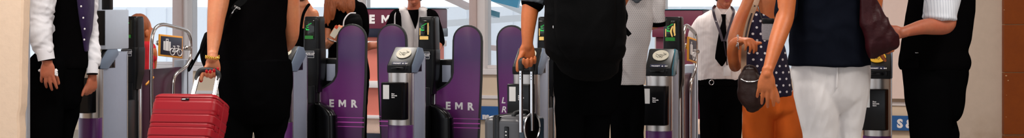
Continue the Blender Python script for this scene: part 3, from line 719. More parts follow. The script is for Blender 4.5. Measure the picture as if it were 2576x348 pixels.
leaf(gd, 1287, 0, u_d, 1, .63, (('L', 1261, 260, 15, .2), ('E', 1280, 260, 15, .2), ('R', 1261, 283, 15, .2), ('O', 1280, 283, 15, .2)))
ge, u_e = make_gate(1657, 'ticket gate with steel guard rail to the right of the dotted white shirt', True, disp=2, plate='teal_trim_reflection')  # teal plate colour stands in for a reflection on the slate plate
for ch in ge.children:
    if ch.name.startswith(('guard_rail', 'luggage_sign', 'sign_clamp')): ch.location.x -= .028
gf, u_f = make_gate(2206, 'ticket gate with yellow reader pad under the maroon bag', pad='yellow')

# ------------------------------------------------------------------ people
# --- guard at the left pier, facing right
p = Person('guard in white shirt and purple waistcoat holding a tissue, at the left pier', 148, 9.25, 'skin_red', .005)
d = 9.25
TR = rows(d, [(-150, 128, 206), (-125, 112, 222), (-60, 112, 226), (0, 116, 227), (60, 112, 226), (110, 110, 222), (150, 84, 219), (190, 74, 216)], .62)
p.torso(TR)
p.b.tube([P(172, -205, d), P(168, -170, d), P(167, -130, d)], [.058, .06, .075])
q = head(p, P(178, -235, d), (.85, -.5, 0)); cap_hair(p, P(178, -235, d), (.85, -.5, 0), m='hair_dark')
arm_r = [(128, -128, 9.12, 30), (112, -50, 9.05, 26), (101, 30, 9.0, 22), (99, 75, 8.98, 19), (108, 115, 8.96, 16), (117, 146, 8.95, 14), (119, 158, 8.95, 13)]
arm_l = [(205, -125, 9.35, 20), (216, -50, 9.4, 17), (222, 40, 9.42, 13), (229, 90, 9.38, 11), (233, 140, 9.3, 11), (232.5, 184, 9.27, 11), (232.5, 197, 9.275, 11)]
p.arm(arm_r); p.arm(arm_l)
W = P(119, 156, 8.95)
hand(p.b, W, (.04, -.1, -1), (.1, -1, .0), 1, L=.2, curl=((4, 16, 8), (12, 22, 12), (18, 28, 14), (24, 36, 18)), thumb=(.75, .35, -.6), tcurl=10, spread=.24, fat=1.02)
hand(p.b, P(232.5, 194, 9.275), (-.02, -.1, -1), (.75, -.6, 0), -1, L=.172, curl=((30, 40, 20), (36, 45, 25), (40, 50, 25), (45, 50, 25)), thumb=(.85, .5, -.15), tcurl=8, spread=.06)
g = MB()
g.loft(rows(d, [(-165, 146, 190), (-140, 114, 224), (-60, 114, 225), (0, 118, 226), (60, 115, 224), (110, 113, 220), (140, 112, 218)], .6), sub=3)
pa, ra = limb([(127, -132, 9.12, 34), (110, -50, 9.05, 36), (104, 10, 9.0, 34), (98, 45, 8.99, 32), (97, 72, 8.97, 31), (101, 95, 8.96, 30), (108, 115, 8.96, 26), (113, 128, 8.95, 21)]); g.tube(pa, ra, n=20)
pa, ra = limb([(206, -128, 9.35, 30), (218, -40, 9.4, 25), (224, 40, 9.42, 20), (228, 90, 9.39, 18), (233, 130, 9.33, 18), (235, 152, 9.3, 18), (233, 162, 9.28, 14)]); g.tube(pa, ra, n=20)
p.part('shirt', g, 'white_shirt', wr=.011, wsc=(9, 9, 17))
g = MB(); pa, ra = limb([(112, 124, 8.95, 21), (114, 135, 8.95, 21), (117, 151, 8.95, 20.5)]); g.tube(pa, ra, n=20, cap=False, sub=2)
p.part('cuff', g, 'white_shirt', rem=0); g = MB(); pa, ra = limb([(232, 158, 9.28, 14.5), (232, 168, 9.27, 14.5), (232, 186, 9.26, 14.5)]); g.tube(pa, ra, n=20, cap=False, sub=2)
p.part('cuff', g, 'white_shirt', rem=0)
g = MB(); pa, ra = limb([(117, 149.5, 8.95, 20), (117.2, 152.5, 8.95, 19.5)]); g.tube(pa, ra, n=20, cap=False, sub=1); p.part('cuff_lining', g, 'black', rem=0); g = MB(); pa, ra = limb([(232, 185, 9.26, 14), (232, 188, 9.26, 13.6)]); g.tube(pa, ra, n=20, cap=False, sub=1)
p.part('cuff_lining', g, 'black', rem=0)
vest = [(-150, 126, 205), (-90, 124, 220), (-40, 126, 228), (20, 128, 229), (70, 128, 227), (110, 124, 222), (140, 112, 221), (160, 102, 222), (172, 104, 220)]
g = MB(); g.loft(rows(d-.01, vest, .72), sub=3); p.part('waistcoat', g, 'black', wr=.004)  # black cloth stands in for shade on the side of the purple waistcoat
g = MB(); g.loft(rows(d-.02, [(-90, 192, 224), (-20, 198, 230), (30, 203, 230.5), (70, 207, 228), (105, 210, 223), (130, 214, 221)], 3.4), sub=3); p.part('waistcoat_front', g, 'purple_vest', wr=.004)
g = MB()
for bx, by in ((204, 16), (209.5, 45), (213, 73), (212, 100)):
    g = MB(); g.ell(P(bx, by, 9.04+.002*by/20), (.0058, .004, .0068), n=12, m=8); p.part('button', g, 'white', rem=0)
g = MB(); p.pelvis(g, d, [(118, 108, 220), (145, 78, 220), (175, 74, 216), (205, 76, 210)], .68)
p.legs(g, [rows(9.15, [(165, 73, 172), (232, 76, 162), (300, 74, 158), (348, 74, 154)], .85), rows(9.33, [(165, 112, 218), (232, 116, 203), (290, 116, 198), (348, 112, 182)], .85)], .8, (.8, -.6, 0))
p.part('trousers', g, 'black_b', wr=.006)
p.finish()
g = MB()   # crumpled tissue in his fist
for a, b, c, r in ((99, 177, 8.952, .006), (140, 180, 8.952, .011), (141, 186, 8.95, .010), (143, 191, 8.95, .005)): g.ell(P(a, b, c), (r*.9, r*.8, r*1.3), n=10, m=8)
g.tube([P(104, 179, 8.957), P(118, 182, 8.957), P(140, 184, 8.953)], [.006, .007, .007], n=8)
o = g.build('tissue', M['white'], None, P(120, 180, 8.94), rem=.002, wr=.006, wsc=(90, 90, 90), sm=1); tag(o, 'crumpled white tissue in the left guard’s hand', 'tissue')

# --- woman in black pulling the red suitcase, seen from behind
d = 8.1; p = Person('woman in black vest top seen from behind, pulling the red suitcase', 640, d, 'skin_a', .0045)
p.torso(rows(d, [(-190, 600, 690), (-160, 574, 716), (-100, 572, 722), (-20, 572, 722), (60, 560, 716), (120, 552, 720), (170, 553, 730), (220, 560, 730)], .66))
p.b.tube([P(645, -285, d), P(645, -240, d), P(645, -180, d)], [.055, .057, .08])
q = head(p, P(646, -320, d+.05), (.1, 1, 0)); cap_hair(p, P(646, -320, d+.05), (.1, 1, 0), low=-.06)
p.arm([(575, -160, 8.08, 36), (556, -80, 7.98, 31), (550, 0, 7.92, 27), (544, 45, 7.88, 22.5), (539, 95, 7.84, 18), (535, 132, 7.8, 13.5), (535, 146, 7.78, 13.5)], n=20)
p.arm([(712, -160, 8.12, 34), (727, -70, 8.14, 30), (729, 0, 8.15, 25), (732, 55, 8.17, 22), (732, 92, 8.2, 19), (716, 116, 8.27, 18), (690, 120, 8.36, 15), (668, 112, 8.42, 12)], n=20)
tips = hand(p.b, P(535, 143, 7.785), (.02, .12, -1), (-.1, 1, .1), 1, L=.178, curl=((42, 82, 42), (44, 84, 44), (46, 84, 44), (48, 84, 44)), thumb=(.7, .55, -.45), tcurl=14, spread=.04, fat=1.05)
hand(p.b, P(668, 112, 8.42), (-.8, .3, .1), (0, 1, .2), 1, L=.17)
for c, dr, nn, r in tips:
    g = MB()
    c2 = c + nn*r*.62 + dr*r*.1
    rot = Matrix((dr.cross(nn).normalized(), nn, dr)).transposed()
    g.ell(c2, (r*.85, r*.5, r*1.25), n=12, m=8, rot=rot); p.part('nail', g, 'nail', rem=0)
g = MB(); g.loft(rows(d-.0, [(-178, 600, 690), (-150, 588, 706), (-100, 576, 721), (-20, 573, 725), (40, 566, 721), (80, 555, 718), (116, 549, 720), (150, 548, 726), (178, 549, 732)], .72), sub=3, n=36)
p.part('vest_top', g, 'black', wr=.006)
g = MB(); p.pelvis(g, d, [(150, 552, 730), (185, 549, 735), (215, 550, 735), (240, 553, 732)], .76)
p.legs(g, [rows(d, [(205, 551, 650), (260, 556, 645), (320, 561, 639), (348, 563, 633)], .95), rows(d+.08, [(205, 630, 735), (260, 632, 732), (320, 637, 722), (348, 641, 714)], .95)], .8, (.05, 1, 0))
p.part('trousers', g, 'black_b', wr=.006)
p.finish(); woman_black = p.o
g = MB(); wc = P(534.5, 145, 7.79)
for k in range(22):
    a = 2*PI*k/22; c = wc+V((.036*math.cos(a), .0385*math.sin(a), .004*math.sin(a*2)))
    for s_ in (-1, 1):
        g.tube([c+V((-.0045*math.sin(a)*1.0, .0045*math.cos(a), s_*.006)), c+V((.0045*math.sin(a), -.0045*math.cos(a), -s_*.007))], .0026, n=8, sub=1)
    g.ell(c, (.0042, .0042, .0042), n=8, m=6)
o = g.build('bracelet', M['gold'], None, wc); tag(o, 'gold chain bracelet on the wrist of the woman in black', 'bracelet')
# shoulder bag worn in front of her, its strap across her back
bag = empty('shoulder_bag', P(512, 130, 8.3)); tag(bag, 'black shoulder bag of the woman in black, showing at her left side', 'bag'); bo = bag.location
g = MB(); g.loft([(P(526, 88, 8.3), V((.026, 0, 0)), V((0, .05, 0))), (P(524, 120, 8.3), V((.042, 0, 0)), V((0, .08, 0))), (P(526, 150, 8.3), V((.04, 0, 0)), V((0, .085, 0))), (P(530, 172, 8.3), V((.03, 0, 0)), V((0, .07, 0)))], ex=3, rnd=True)
g.build('bag_body', M['pack'], bag, bo)
def ribbon(pts, w, th, ups):
    mb = MB(); pts = [x[0] for x in interp([(V(x),) for x in pts], 6)]; ups = [x[0] for x in interp([(V(x),) for x in ups], 6)]; rs = []
    for i, c in enumerate(pts):
        tg = (pts[min(i+1, len(pts)-1)]-pts[max(i-1, 0)]).normalized(); n_ = (ups[i]-tg*ups[i].dot(tg)).normalized(); s_ = tg.cross(n_).normalized()
        rs.append([c+s_*w+n_*th, c-s_*w+n_*th, c-s_*w-n_*th, c+s_*w-n_*th])
    return mb.rings(rs, 4)
bk = lambda px, py: P(px, py, 7.89)
ribbon([P(690, -165, 8.05), bk(660, -90), bk(618, -8), bk(598, 12), bk(588, 26)], .02, .002, [(0, -1, .3)]*5).build('strap', M['pack'], bag, bo, flat=True)
ribbon([bk(588, 28), bk(579, 42), P(568, 62, 7.93), P(554, 90, 8.05), P(534, 100, 8.26)], .006, .002, [(-.3, -1, 0)]*5).build('strap', M['pack'], bag, bo, flat=True)
g = MB(); g.tube([P(591, 14, 7.88), P(604, 21, 7.88), P(602, 23.5, 7.88), P(590, 16.5, 7.88)], .0022, n=8, sub=2, closed=False)
g.tube([P(596, 19, 7.88), P(589, 25, 7.88), P(586, 31, 7.88), P(583, 34, 7.88)], [.003, .002, .004, .002], n=8, sub=2); g.build('clasp', M['silver'], bag, bo)
g = MB(); g.tube([P(520, 92, 8.22), P(503, 128, 8.2), P(489, 154, 8.2), P(476, 178, 8.2), P(474, 172, 8.2), P(484, 152, 8.2)], [.008, .007, .007, .006, .006, .006], n=8); g.build('loose_strap', M['pack'], bag, bo)

# ------------------------------------------------------------------ suitcases
def rrect(w, h, r, n=7):
    pts = []
    for cx_, cy_, a0 in ((w-r, h-r, 0), (-(w-r), h-r, PI/2), (-(w-r), -(h-r), PI), (w-r, -(h-r), 1.5*PI)):
        for k in range(n): a = a0+PI/2*k/(n-1); pts.append((cx_+r*math.cos(a), cy_+r*math.sin(a)))
    return pts
def shell(W, D, L, r, prof):
    """stack of rounded rectangles along z (0..L); prof(z) is how far the skin is sunk at z"""
    mb = MB(); zs = set()
    z = 0
    while z < L: zs.add(round(z, 4)); z += .004
    zs.add(L); rs = []
    er = .035
    for z in sorted(zs):
        e = min(z, L-z); ins = er-math.sqrt(max(0, er*er-(er-e)**2)) if e < er else 0
        ins += prof(z)
        rs.append([V((x, y, z)) for x, y in rrect(W-ins, D-ins, max(.012, r-ins*.3))])
    return mb.rings(rs, len(rs[0]))
# red: stands on its wheels tipped towards the camera, rolled a little to the left
top = P(470, 248, 7.66); up = V((.085, .36, .87)).normalized(); top.x += .034; RB = top-up*((top.z-.05)/up.z); RB.z = 0
red = empty('red_suitcase', RB); tag(red, 'large red ribbed hard suitcase pulled by the woman in black', 'suitcase')
Lr = .83; xx = V((up.y, -up.x, .01)); xx = (xx-up*xx.dot(up)).normalized(); yy = up.cross(xx).normalized(); RM = Matrix((xx, yy, up)).transposed().to_4x4()
Lr = (top-RB-V((0, 0, .05))).length
RT = Matrix.Translation(V((0, 0, .05))) @ RM
def redp(name, mb, m, par=None, **kw): mb.move(RT); return mb.build(name, M[m], par or red, **kw)
pitch = .071
def redprof(z):
    t = (Lr-z-.028) % pitch
    if z > Lr-.03 or z < .03: return 0
    if t < .003 or .023 < t < .0255: return .005
    return .002 if t < .0235 else 0
sh = redp('shell', shell(.185, .1, Lr, .034, redprof), 'red_shell', ang=60)
g = MB(); g.box((-.015, -.1035, Lr-.047), (.03, -.097, Lr-.034), .003); bd = redp('badge', g, 'blk_gloss', sh)
text('mabel', .0058, RT @ at(-.009, -.1042, Lr-.043), 'lettering', M['white'], sh, depth=.0004, bold=.0004)
g = MB(); g.box((.181, -.006, .03), (.1875, .006, Lr-.03), .002); redp('zip', g, 'red_shell')
for z in (Lr-.11, Lr-.2, Lr-.3):
    g = MB(); g.box((.181, -.06, z), (.189, -.035, z+.03), .003); redp('side_stud', g, 'red_shell', sh)
for x, y in ((-.14, -.065), (.14, -.065), (-.14, .065), (.14, .065)):
    c = RT @ V((x, y, 0)); g = MB(); g.tube([(c.x-.012, c.y, .027), (c.x+.012, c.y, .027)], [.027, .027], n=20, sub=1); g.tube([(c.x, c.y, .03), (c.x, c.y, max(.06, c.z+.01))], [.014, .016], n=10, sub=1); g.build('wheel', M['rubber'], red)
hb = lambda px, py, dd=7.76: P(px, py, dd)-RB
gl, gr = hb(498, 190), hb(549, 190)
bl, br = RT @ V((-.06, .06, Lr-.02)), RT @ V((.065, .06, Lr-.02))
bl = hb(483, 246, 7.68); br = hb(538, 246, 7.68)
for a, b in ((bl, gl), (br, gr)):
    g = MB(); dv = (b-a).normalized(); s_ = V((1, 0, 0)); s_ = (s_-dv*s_.dot(dv)).normalized(); t_ = dv.cross(s_)
    g.loft([(a-dv*.06, s_*.0125, t_*.007), (b, s_*.0125, t_*.007)], n=20, sub=1, ex=5); g.build('pole', M['silver'], red, ang=50)
g = MB(); g.tube([hb(494, 205, 7.745), hb(497, 192), hb(503, 180), hb(514, 176.5), hb(534, 177), hb(546, 182), hb(550, 193), hb(547, 205, 7.745)], [.0135, .015, .0155, .015, .014, .0155, .015, .0135], n=16); g.build('grip', M['rubber'], red)
g = MB(); g.loft([(RT @ V((-.03, .0, Lr)), V((.01, 0, 0)), V((0, .01, 0))), (RT @ V((-.02, 0, Lr+.012)), V((.01, 0, 0)), V((0, .01, 0))), (RT @ V((.06, 0, Lr+.012)), V((.01, 0, 0)), V((0, .01, 0))), (RT @ V((.07, 0, Lr)), V((.01, 0, 0)), V((0, .01, 0)))], n=10, rnd=True)
# grey case: narrow side with latch towards the camera, back shell with the pole recess turned to the right
GD = 7.35; gt = P(1296, 296, GD)
ph = math.radians(28); gx, gy = V((math.cos(ph), -math.sin(ph), 0)), V((math.sin(ph), math.cos(ph), 0))
Wg, Dg, Lg = .112, .135, gt.z-.05
cnt = V((P(1309, 0, GD).x, GD, 0))-gx*Wg+gy*Dg      # centre of its foot
grey = empty('grey_suitcase', cnt, -ph); tag(grey, 'gunmetal grey hard suitcase with latch and upright trolley handle, beside the man with the backpack', 'suitcase')
def fl(z): return 0
def greypart(name, mb, m, par=None, **kw): return mb.build(name, M[m], par or grey, **kw)
g = shell(Wg, Dg, Lg, .04, fl); g.move(Matrix.Translation((0, 0, .05))); gs = greypart('shell', g, 'grey_shell', ang=60)
# back shell plate
g = MB(); g.box((Wg-.03, -Dg+.012, .07), (Wg+.012, Dg-.012, .05+Lg-.012), .016, 4); bs = greypart('back_shell', g, 'blue_shell')
g = MB(); g.box((-.052, -Dg-.004, .06), (-.008, Dg+.004, .05+Lg+.003), .012, 3); greypart('seam_frame', g, 'blk_gloss')
g = MB(); g.box((-.042, -Dg-.007, .07), (-.034, Dg+.006, .05+Lg+.006), .003); g.box((-.022, -Dg-.007, .07), (-.014, Dg+.006, .05+Lg+.006), .003); greypart('seam_bead', g, 'rubber')
g = MB(); g.box((.02, -Dg-.008, Lg-.17), (.045, -Dg+.01, Lg-.0), .004); lt = greypart('latch', g, 'blk_gloss')
for k in range(5):
    g = MB(); g.box((.028, -Dg-.0095, Lg-.03-.018*k), (.037, -Dg-.006, Lg-.024-.018*k), .001); g.build('lock_dial', M['sticker'], lt, flat=True)
zt = .05+Lg
g = MB(); g.tube([(.04, -.075, zt-.005), (.045, -.068, zt+.014), (.05, 0, zt+.02), (.045, .068, zt+.014), (.04, .075, zt-.005)], [.012, .011, .011, .011, .012], n=12); greypart('carry_handle', g, 'rubber')
# pole recess: dark round dish with a silver rim on the back shell
rc = (Wg+.012, -.03, zt-.06)
g = MB(); g.ell(rc, (.006, .088, .075), n=32, m=16); dish = greypart('pole_recess', g, 'blk_gloss')
g = MB(); g.tube([(rc[0]+.002, rc[1]+.088*math.cos(2*PI*k/36), rc[2]+.075*math.sin(2*PI*k/36)) for k in range(36)], .0045, n=8, sub=1, closed=True); g.build('recess_rim', M['silver'], dish)
inv = (Matrix.Translation(cnt) @ Matrix.Rotation(-ph, 4, 'Z')).inverted()
tl, trr = inv @ P(1311, 158, 7.33), inv @ P(1338.5, 160, 7.43)
for q_, yb in ((tl, -.085), (trr, .055)):
    a = V((rc[0]+.006, yb+.01, zt-.06)); a = V((q_.x, q_.y, zt-.075))
    g = MB(); g.loft([(a, V((.0075, 0, 0)), V((0, .0105, 0))), (q_, V((.0075, 0, 0)), V((0, .0105, 0)))], n=20, sub=1, ex=5); po = greypart('pole', g, 'silver', ang=50)
    g = MB()
    for k in range(3):
        z = q_.z-.055-.014*k; g.ell((q_.x-.0, q_.y-.0106, z), (.0028, .0012, .0028), n=10, m=6)
    g.build('pole_hole', M['blk_gloss'], po)
g = MB(); up_ = V((0, 0, 1)); g.tube([tl-up_*.03, tl+up_*.004, tl+up_*.012+(trr-tl)*.12, (tl+trr)/2+up_*.015, trr+up_*.012-(trr-tl)*.12, trr+up_*.004, trr-up_*.03], [.0165, .0165, .017, .0165, .017, .0165, .0165], n=16); greypart('grip', g, 'rubber')
for x, y in ((-.06, -.1), (.06, -.1), (-.06, .1), (.06, .1)):
    g = MB(); g.tube([(x, y-.012, .027), (x, y+.012, .027)], [.027, .027], n=20, sub=1); g.tube([(x, y, .03), (x, y, .07)], [.014, .016], n=10, sub=1); greypart('wheel', g, 'rubber')

# --- man with the black backpack, seen from behind
d = 7.6; p = Person('man seen from behind wearing a black backpack and black trousers, holding the grey suitcase handle', 1475, d, 'skin_tan', .0045)
p.torso(rows(d+.02, [(-230, 1425, 1525), (-200, 1385, 1560), (-120, 1380, 1566), (0, 1386, 1562), (90, 1392, 1560), (150, 1396, 1564), (200, 1398, 1562)], .6))
p.b.tube([P(1475, -330, d), P(1475, -280, d), P(1475, -220, d)], [.06, .062, .085]); q = head(p, P(1476, -372, d+.04), (.1, 1, 0)); cap_hair(p, P(1476, -372, d+.04), (.1, 1, 0))
p.arm([(1392, -195, 7.55, 36), (1364, -110, 7.5, 28), (1343, -30, 7.44, 24), (1336, 10, 7.42, 22.5), (1331, 45, 7.4, 20.5), (1328, 80, 7.38, 17), (1327, 104, 7.37, 14.5), (1326, 118, 7.37, 15)], n=20)
p.arm([(1560, -195, 7.65, 36), (1574, -100, 7.7, 26), (1566, -20, 7.74, 22), (1545, 20, 7.84, 18), (1510, 26, 7.93, 14)], n=18)
hand(p.b, P(1327, 110, 7.37), (-.02, .02, -1), (-.25, 1, .1), 1, L=.19, curl=((38, 84, 46), (42, 86, 48), (44, 88, 48), (46, 88, 48)), thumb=(.8, .5, -.3), tcurl=16, spread=.05, fat=1.1)
hand(p.b, P(1510, 26, 7.93), (-.95, .2, .1), (0, .5, .8), 1, L=.19)
g = MB(); pa, ra = limb([(1388, -205, 7.55, 42), (1366, -110, 7.5, 34), (1346, -35, 7.44, 30), (1341, 4, 7.42, 29)]); g.tube(pa, ra, n=24)
pa, ra = limb([(1566, -205, 7.65, 40), (1580, -110, 7.72, 34), (1580, -30, 7.8, 30)]); g.tube(pa, ra, n=20)
g.loft(rows(d+.02, [(-245, 1440, 1512), (-210, 1382, 1564), (-100, 1376, 1570), (0, 1380, 1568), (90, 1384, 1564), (140, 1392, 1566), (163, 1396, 1566)], .68), sub=3, n=32); p.part('shirt', g, 'black', wr=.006)
g = MB(); pa, ra = limb([(1344, -16, 7.43, 29.5), (1341, 0, 7.42, 30), (1339, 10, 7.415, 29.5)]); g.tube(pa, ra, n=26, cap=False, sub=3)
p.part('rolled_sleeve', g, 'grey_sleeve', rem=.005, wr=.005, wsc=(20, 20, 50))
g = MB(); p.pelvis(g, d, [(140, 1394, 1564), (180, 1393, 1564), (220, 1394, 1560)], .72)
p.legs(g, [rows(d, [(190, 1393, 1490), (250, 1396, 1484), (300, 1397, 1474), (348, 1399, 1468)], .95), rows(d+.05, [(190, 1465, 1563), (250, 1464, 1551), (300, 1464, 1536), (348, 1464, 1532)], .95)], .8, (.05, 1, 0))
p.part('trousers', g, 'black_b', wr=.006); p.finish()
pk = empty('backpack', P(1471, 150, 7.42)); tag(pk, 'large black backpack on the man holding the grey suitcase', 'backpack'); po = pk.location
g = MB(); g.loft(rows(7.31, [(-225, 1415, 1530), (-195, 1388, 1556), (-100, 1374, 1568), (0, 1371, 1571), (60, 1371, 1573), (116, 1370, 1572), (140, 1378, 1569), (156, 1398, 1556)], .8), n=40, sub=3, ex=3.2, rnd=True)
g.build('pack_body', M['pack'], pk, po, rem=.007, sm=2, wr=.008, wsc=(7, 7, 9))
g = MB(); g.loft(rows(7.19, [(-120, 1408, 1534), (-90, 1396, 1546), (20, 1394, 1548), (100, 1398, 1546), (132, 1412, 1532)], .55), n=36, sub=3, ex=3.4, rnd=True); g.build('front_pocket', M['pack'], pk, po, rem=.007, sm=2, wr=.005)
for sg in (-1, 1):
    g = MB(); g.tube([P(1471+sg*70, -190, 7.52), P(1471+sg*78, -225, 7.65), P(1471+sg*76, -200, 7.85), P(1471+sg*72, -60, 7.86), P(1471+sg*90, 60, 7.76), P(1471+sg*92, 110, 7.55)], .016, n=10); g.build('shoulder_strap', M['pack'], pk, po)
g = MB(); g.box((-.012, -.006, -.05), (.012, .006, .0), .003); g.move(Matrix.Translation(P(1569, 70, 7.31)) @ Matrix.Rotation(math.radians(-40), 4, 'Y')); g.build('side_strap', M['pack'], pk, po)
g = MB(); g.tube([P(1570, 20, 7.3), P(1577, 40, 7.28), P(1571, 66, 7.3)], .006, n=8); g.build('side_loop', M['pack'], pk, po)
g = MB()
for a, b, dz in ((1413, 31, .007), (1392, 68, .008)): c = P(a, b, 7.155); g.ell((c.x, c.y, c.z), (.004, .003, dz), n=10, m=6)
g.tube([P(1400, 52, 7.165), P(1406, 56, 7.16), P(1411, 53, 7.165)], .0018, n=6); g.build('zip_pull', M['silver'], pk, po)
g = MB(); g.tube([P(1398, 152, 7.24), P(1425, 160, 7.22), P(1455, 161, 7.22)], .0016, n=6); g.build('reflective_piping', M['silver'], pk, po)

# --- person in the dotted white shirt at the next gate
d = 8.2; p = Person('person in a white dotted short sleeved shirt standing behind the man with the backpack', 1590, d, 'skin_tan', .006)
p.torso(rows(d, [(-150, 1570, 1640), (-120, 1540, 1662), (-60, 1536, 1662), (0, 1540, 1645), (80, 1540, 1636), (150, 1536, 1622), (210, 1534, 1620)], .6))
p.b.tube([P(1602, -215, d), P(1602, -175, d), P(1602, -130, d)], [.05, .052, .07]); q = head(p, P(1602, -255, d), (.2, -1, 0), k=.95); cap_hair(p, P(1602, -255, d), (.2, -1, 0), k=.95)
p.arm([(1655, -110, 8.22, 28), (1655, -40, 8.22, 22), (1655, 30, 8.24, 14), (1652, 54, 8.28, 13), (1645, 62, 8.38, 12), (1632, 66, 8.52, 10), (1622, 66, 8.62, 9)])
p.arm([(1545, -110, 8.2, 28), (1532, -30, 8.2, 20), (1528, 60, 8.2, 15), (1532, 140, 8.15, 11)])
hand(p.b, P(1622, 66, 8.62), (-.5, .8, .05), (.5, .3, .6), 1, L=.165); hand(p.b, P(1532, 140, 8.15), (0, -.1, -1), (-1, -.2, 0), 1, L=.165)
g = MB(); g.loft(rows(d, [(-165, 1580, 1626), (-135, 1548, 1655), (-70, 1536, 1652), (0, 1536, 1641), (60, 1536, 1641), (110, 1535, 1632), (160, 1534, 1625), (212, 1533, 1622)], .7), n=36, sub=3)
pa, ra = limb([(1652, -125, 8.22, 30), (1653, -50, 8.22, 24), (1654, 20, 8.23, 18.5), (1655, 50, 8.25, 17.5), (1655, 60, 8.25, 17), (1655, 61, 8.25, 2)]); g.tube(pa, ra, n=22)
pa, ra = limb([(1550, -125, 8.2, 30), (1536, -40, 8.2, 24), (1532, 30, 8.2, 20)]); g.tube(pa, ra, n=20)
p.part('shirt', g, 'dot_shirt', wr=.008, wsc=(7, 7, 9))
g = MB(); pa, ra = limb([(1655, 54, 8.25, 19.3), (1655.5, 65, 8.255, 19)]); g.tube(pa, ra, n=22, cap=False, sub=2); p.part('sleeve_band', g, 'black', rem=0)
fy = 8.2-.7*.13
g = MB(); g.loft([(P(1602, -60, 8.105), V((.05, 0, 0)), V((0, .012, 0))), (P(1602, -10, 8.098), V((.046, 0, 0)), V((0, .012, 0))), (P(1602, 4, 8.098), V((.016, 0, 0)), V((0, .012, 0)))], n=16, sub=2, rnd=True); p.part('neck_placket', g, 'grey_sleeve', rem=0)
g = MB(); p.pelvis(g, d, [(200, 1540, 1615), (240, 1536, 1620)], .62)
p.legs(g, [rows(d, [(225, 1535, 1584), (300, 1536, 1580), (348, 1537, 1577)], 1.1), rows(d, [(225, 1572, 1622), (300, 1576, 1621), (348, 1578, 1619)], 1.1)], .8, (.2, -1, 0), hem=.07)
p.part('trousers', g, 'black_b', wr=.005); p.finish()

# --- man with tie beyond the gates
d = 10.35; p = Person('man in a pinkish striped shirt, black tie and lanyard beyond the gates', 1812, d, 'skin_red', .006)
p.torso(rows(d, [(24, 1790, 1838), (44, 1768, 1860), (70, 1754, 1870), (140, 1760, 1866), (200, 1762, 1864), (240, 1762, 1864)], .62))
p.b.tube([P(1822, -12, d-.02), P(1820, 14, d), P(1817, 40, d+.01)], [.05, .052, .06]); q = head(p, P(1823, -27, d-.05), (.06, -1, -.12), k=1.0); cap_hair(p, P(1823, -27, d-.05), (.06, -1, 0))
p.arm([(1771, 62, d, 14), (1752, 100, d+.05, 13), (1752, 140, d+.08, 12), (1776, 180, d+.15, 10), (1795, 200, d+.18, 9)]); p.arm([(1858, 62, d, 14), (1875, 100, d+.03, 12), (1873, 140, d+.06, 12), (1850, 180, d+.14, 10), (1835, 200, d+.18, 9)])
hand(p.b, P(1795, 200, d+.18), (.8, 0, -.5), (0, 1, .2), 1, L=.17); hand(p.b, P(1835, 200, d+.2), (-.8, 0, -.5), (0, 1, .2), -1, L=.17)
g = MB(); g.loft(rows(d, [(22, 1796, 1842), (30, 1778, 1854), (46, 1756, 1870), (80, 1748, 1876), (150, 1754, 1870), (206, 1757, 1868)], .7), n=36, sub=3)
pa, ra = limb([(1768, 56, d, 19), (1751, 92, d+.02, 20), (1751, 140, d+.08, 16), (1775, 178, d+.15, 13)]); g.tube(pa, ra, n=20); pa, ra = limb([(1860, 56, d, 19), (1876, 92, d, 19), (1873, 140, d+.06, 15), (1852, 178, d+.14, 13)]); g.tube(pa, ra, n=20)
p.part('shirt', g, 'tie_shirt', wr=.005, wsc=(12, 12, 12))
fd = d-.13
for sg in (-1, 1):
    g = MB(); cx_ = 1819; g.prism([(P(cx_+sg*3, 36, fd).x, P(0, 36, fd).z), (P(cx_+sg*17, 20, fd).x, P(0, 16, fd).z), (P(cx_+sg*22, 44, fd).x, P(0, 34, fd).z), (P(cx_+sg*11, 58, fd).x, P(0, 56, fd).z)], fd-.02, fd+.0, 'y', .004); p.part('collar', g, 'tie_shirt', rem=0)
g = MB(); g.loft([(P(1820, 36, fd-.02), V((.018, 0, 0)), V((0, .014, 0))), (P(1821, 52, fd-.03), V((.013, 0, 0)), V((0, .012, 0))), (P(1818, 80, fd-.06), V((.026, 0, 0)), V((0, .008, 0))), (P(1814, 140, fd-.07), V((.042, 0, 0)), V((0, .008, 0))), (P(1815, 152, fd-.068), V((.036, 0, 0)), V((0, .007, 0))), (P(1816, 167, fd-.06), V((.006, 0, 0)), V((0, .005, 0)))], n=20, sub=3); p.part('tie', g, 'black', rem=0)
g = MB(); p.pelvis(g, d, [(198, 1757, 1868), (240, 1757, 1869)], .74, 50)
p.legs(g, [rows(d, [(230, 1757, 1816), (300, 1760, 1814), (348, 1762, 1812)], 1.1), rows(d, [(230, 1808, 1869), (300, 1811, 1866), (348, 1813, 1864)], 1.1)], .8, (.05, -1, 0), hem=.075); p.part('trousers', g, 'black_b', wr=.004)
g = MB(); g.loft(rows(d, [(202, 1755, 1870), (214, 1755, 1870)], .77), sub=1, n=36); p.part('belt', g, 'black', rem=0)
bc = P(1790, 208, d-.12); g = MB(); g.tube([bc+V((.016*math.cos(2*PI*k/18), 0, .017*math.sin(2*PI*k/18))) for k in range(18)], .0035, n=8, sub=1, closed=True); p.part('belt_buckle', g, 'silver', rem=0)
p.finish()
ly = empty('lanyard', P(1816, 95, fd-.06)); tag(ly, 'dark purple lanyard with white card round the neck of the man in the tie', 'lanyard'); lo = ly.location
lm = mat('purple_lanyard', (34, 16, 36), .6, var=0)
for pts in ([P(1800, 14, d), P(1794, 24, fd+.0), P(1800, 50, fd-.03), P(1811, 80, fd-.07), P(1818, 104, fd-.092)], [P(1838, 16, d), P(1846, 28, fd+.0), P(1842, 46, fd-.03), P(1832, 78, fd-.07), P(1824, 104, fd-.092)]):
    ribbon(pts, .009, .0015, [(0, -1, .15)]*5).build('ribbon', lm, ly, lo, flat=True)
g = MB()
for k in range(4): c = P(1801.5+2.6*k, 54+7*k, fd-.036-.007*k); g.ell(c, (.004, .003, .004), n=8, m=6)
g.build('white_mark', M['white'], ly, lo)
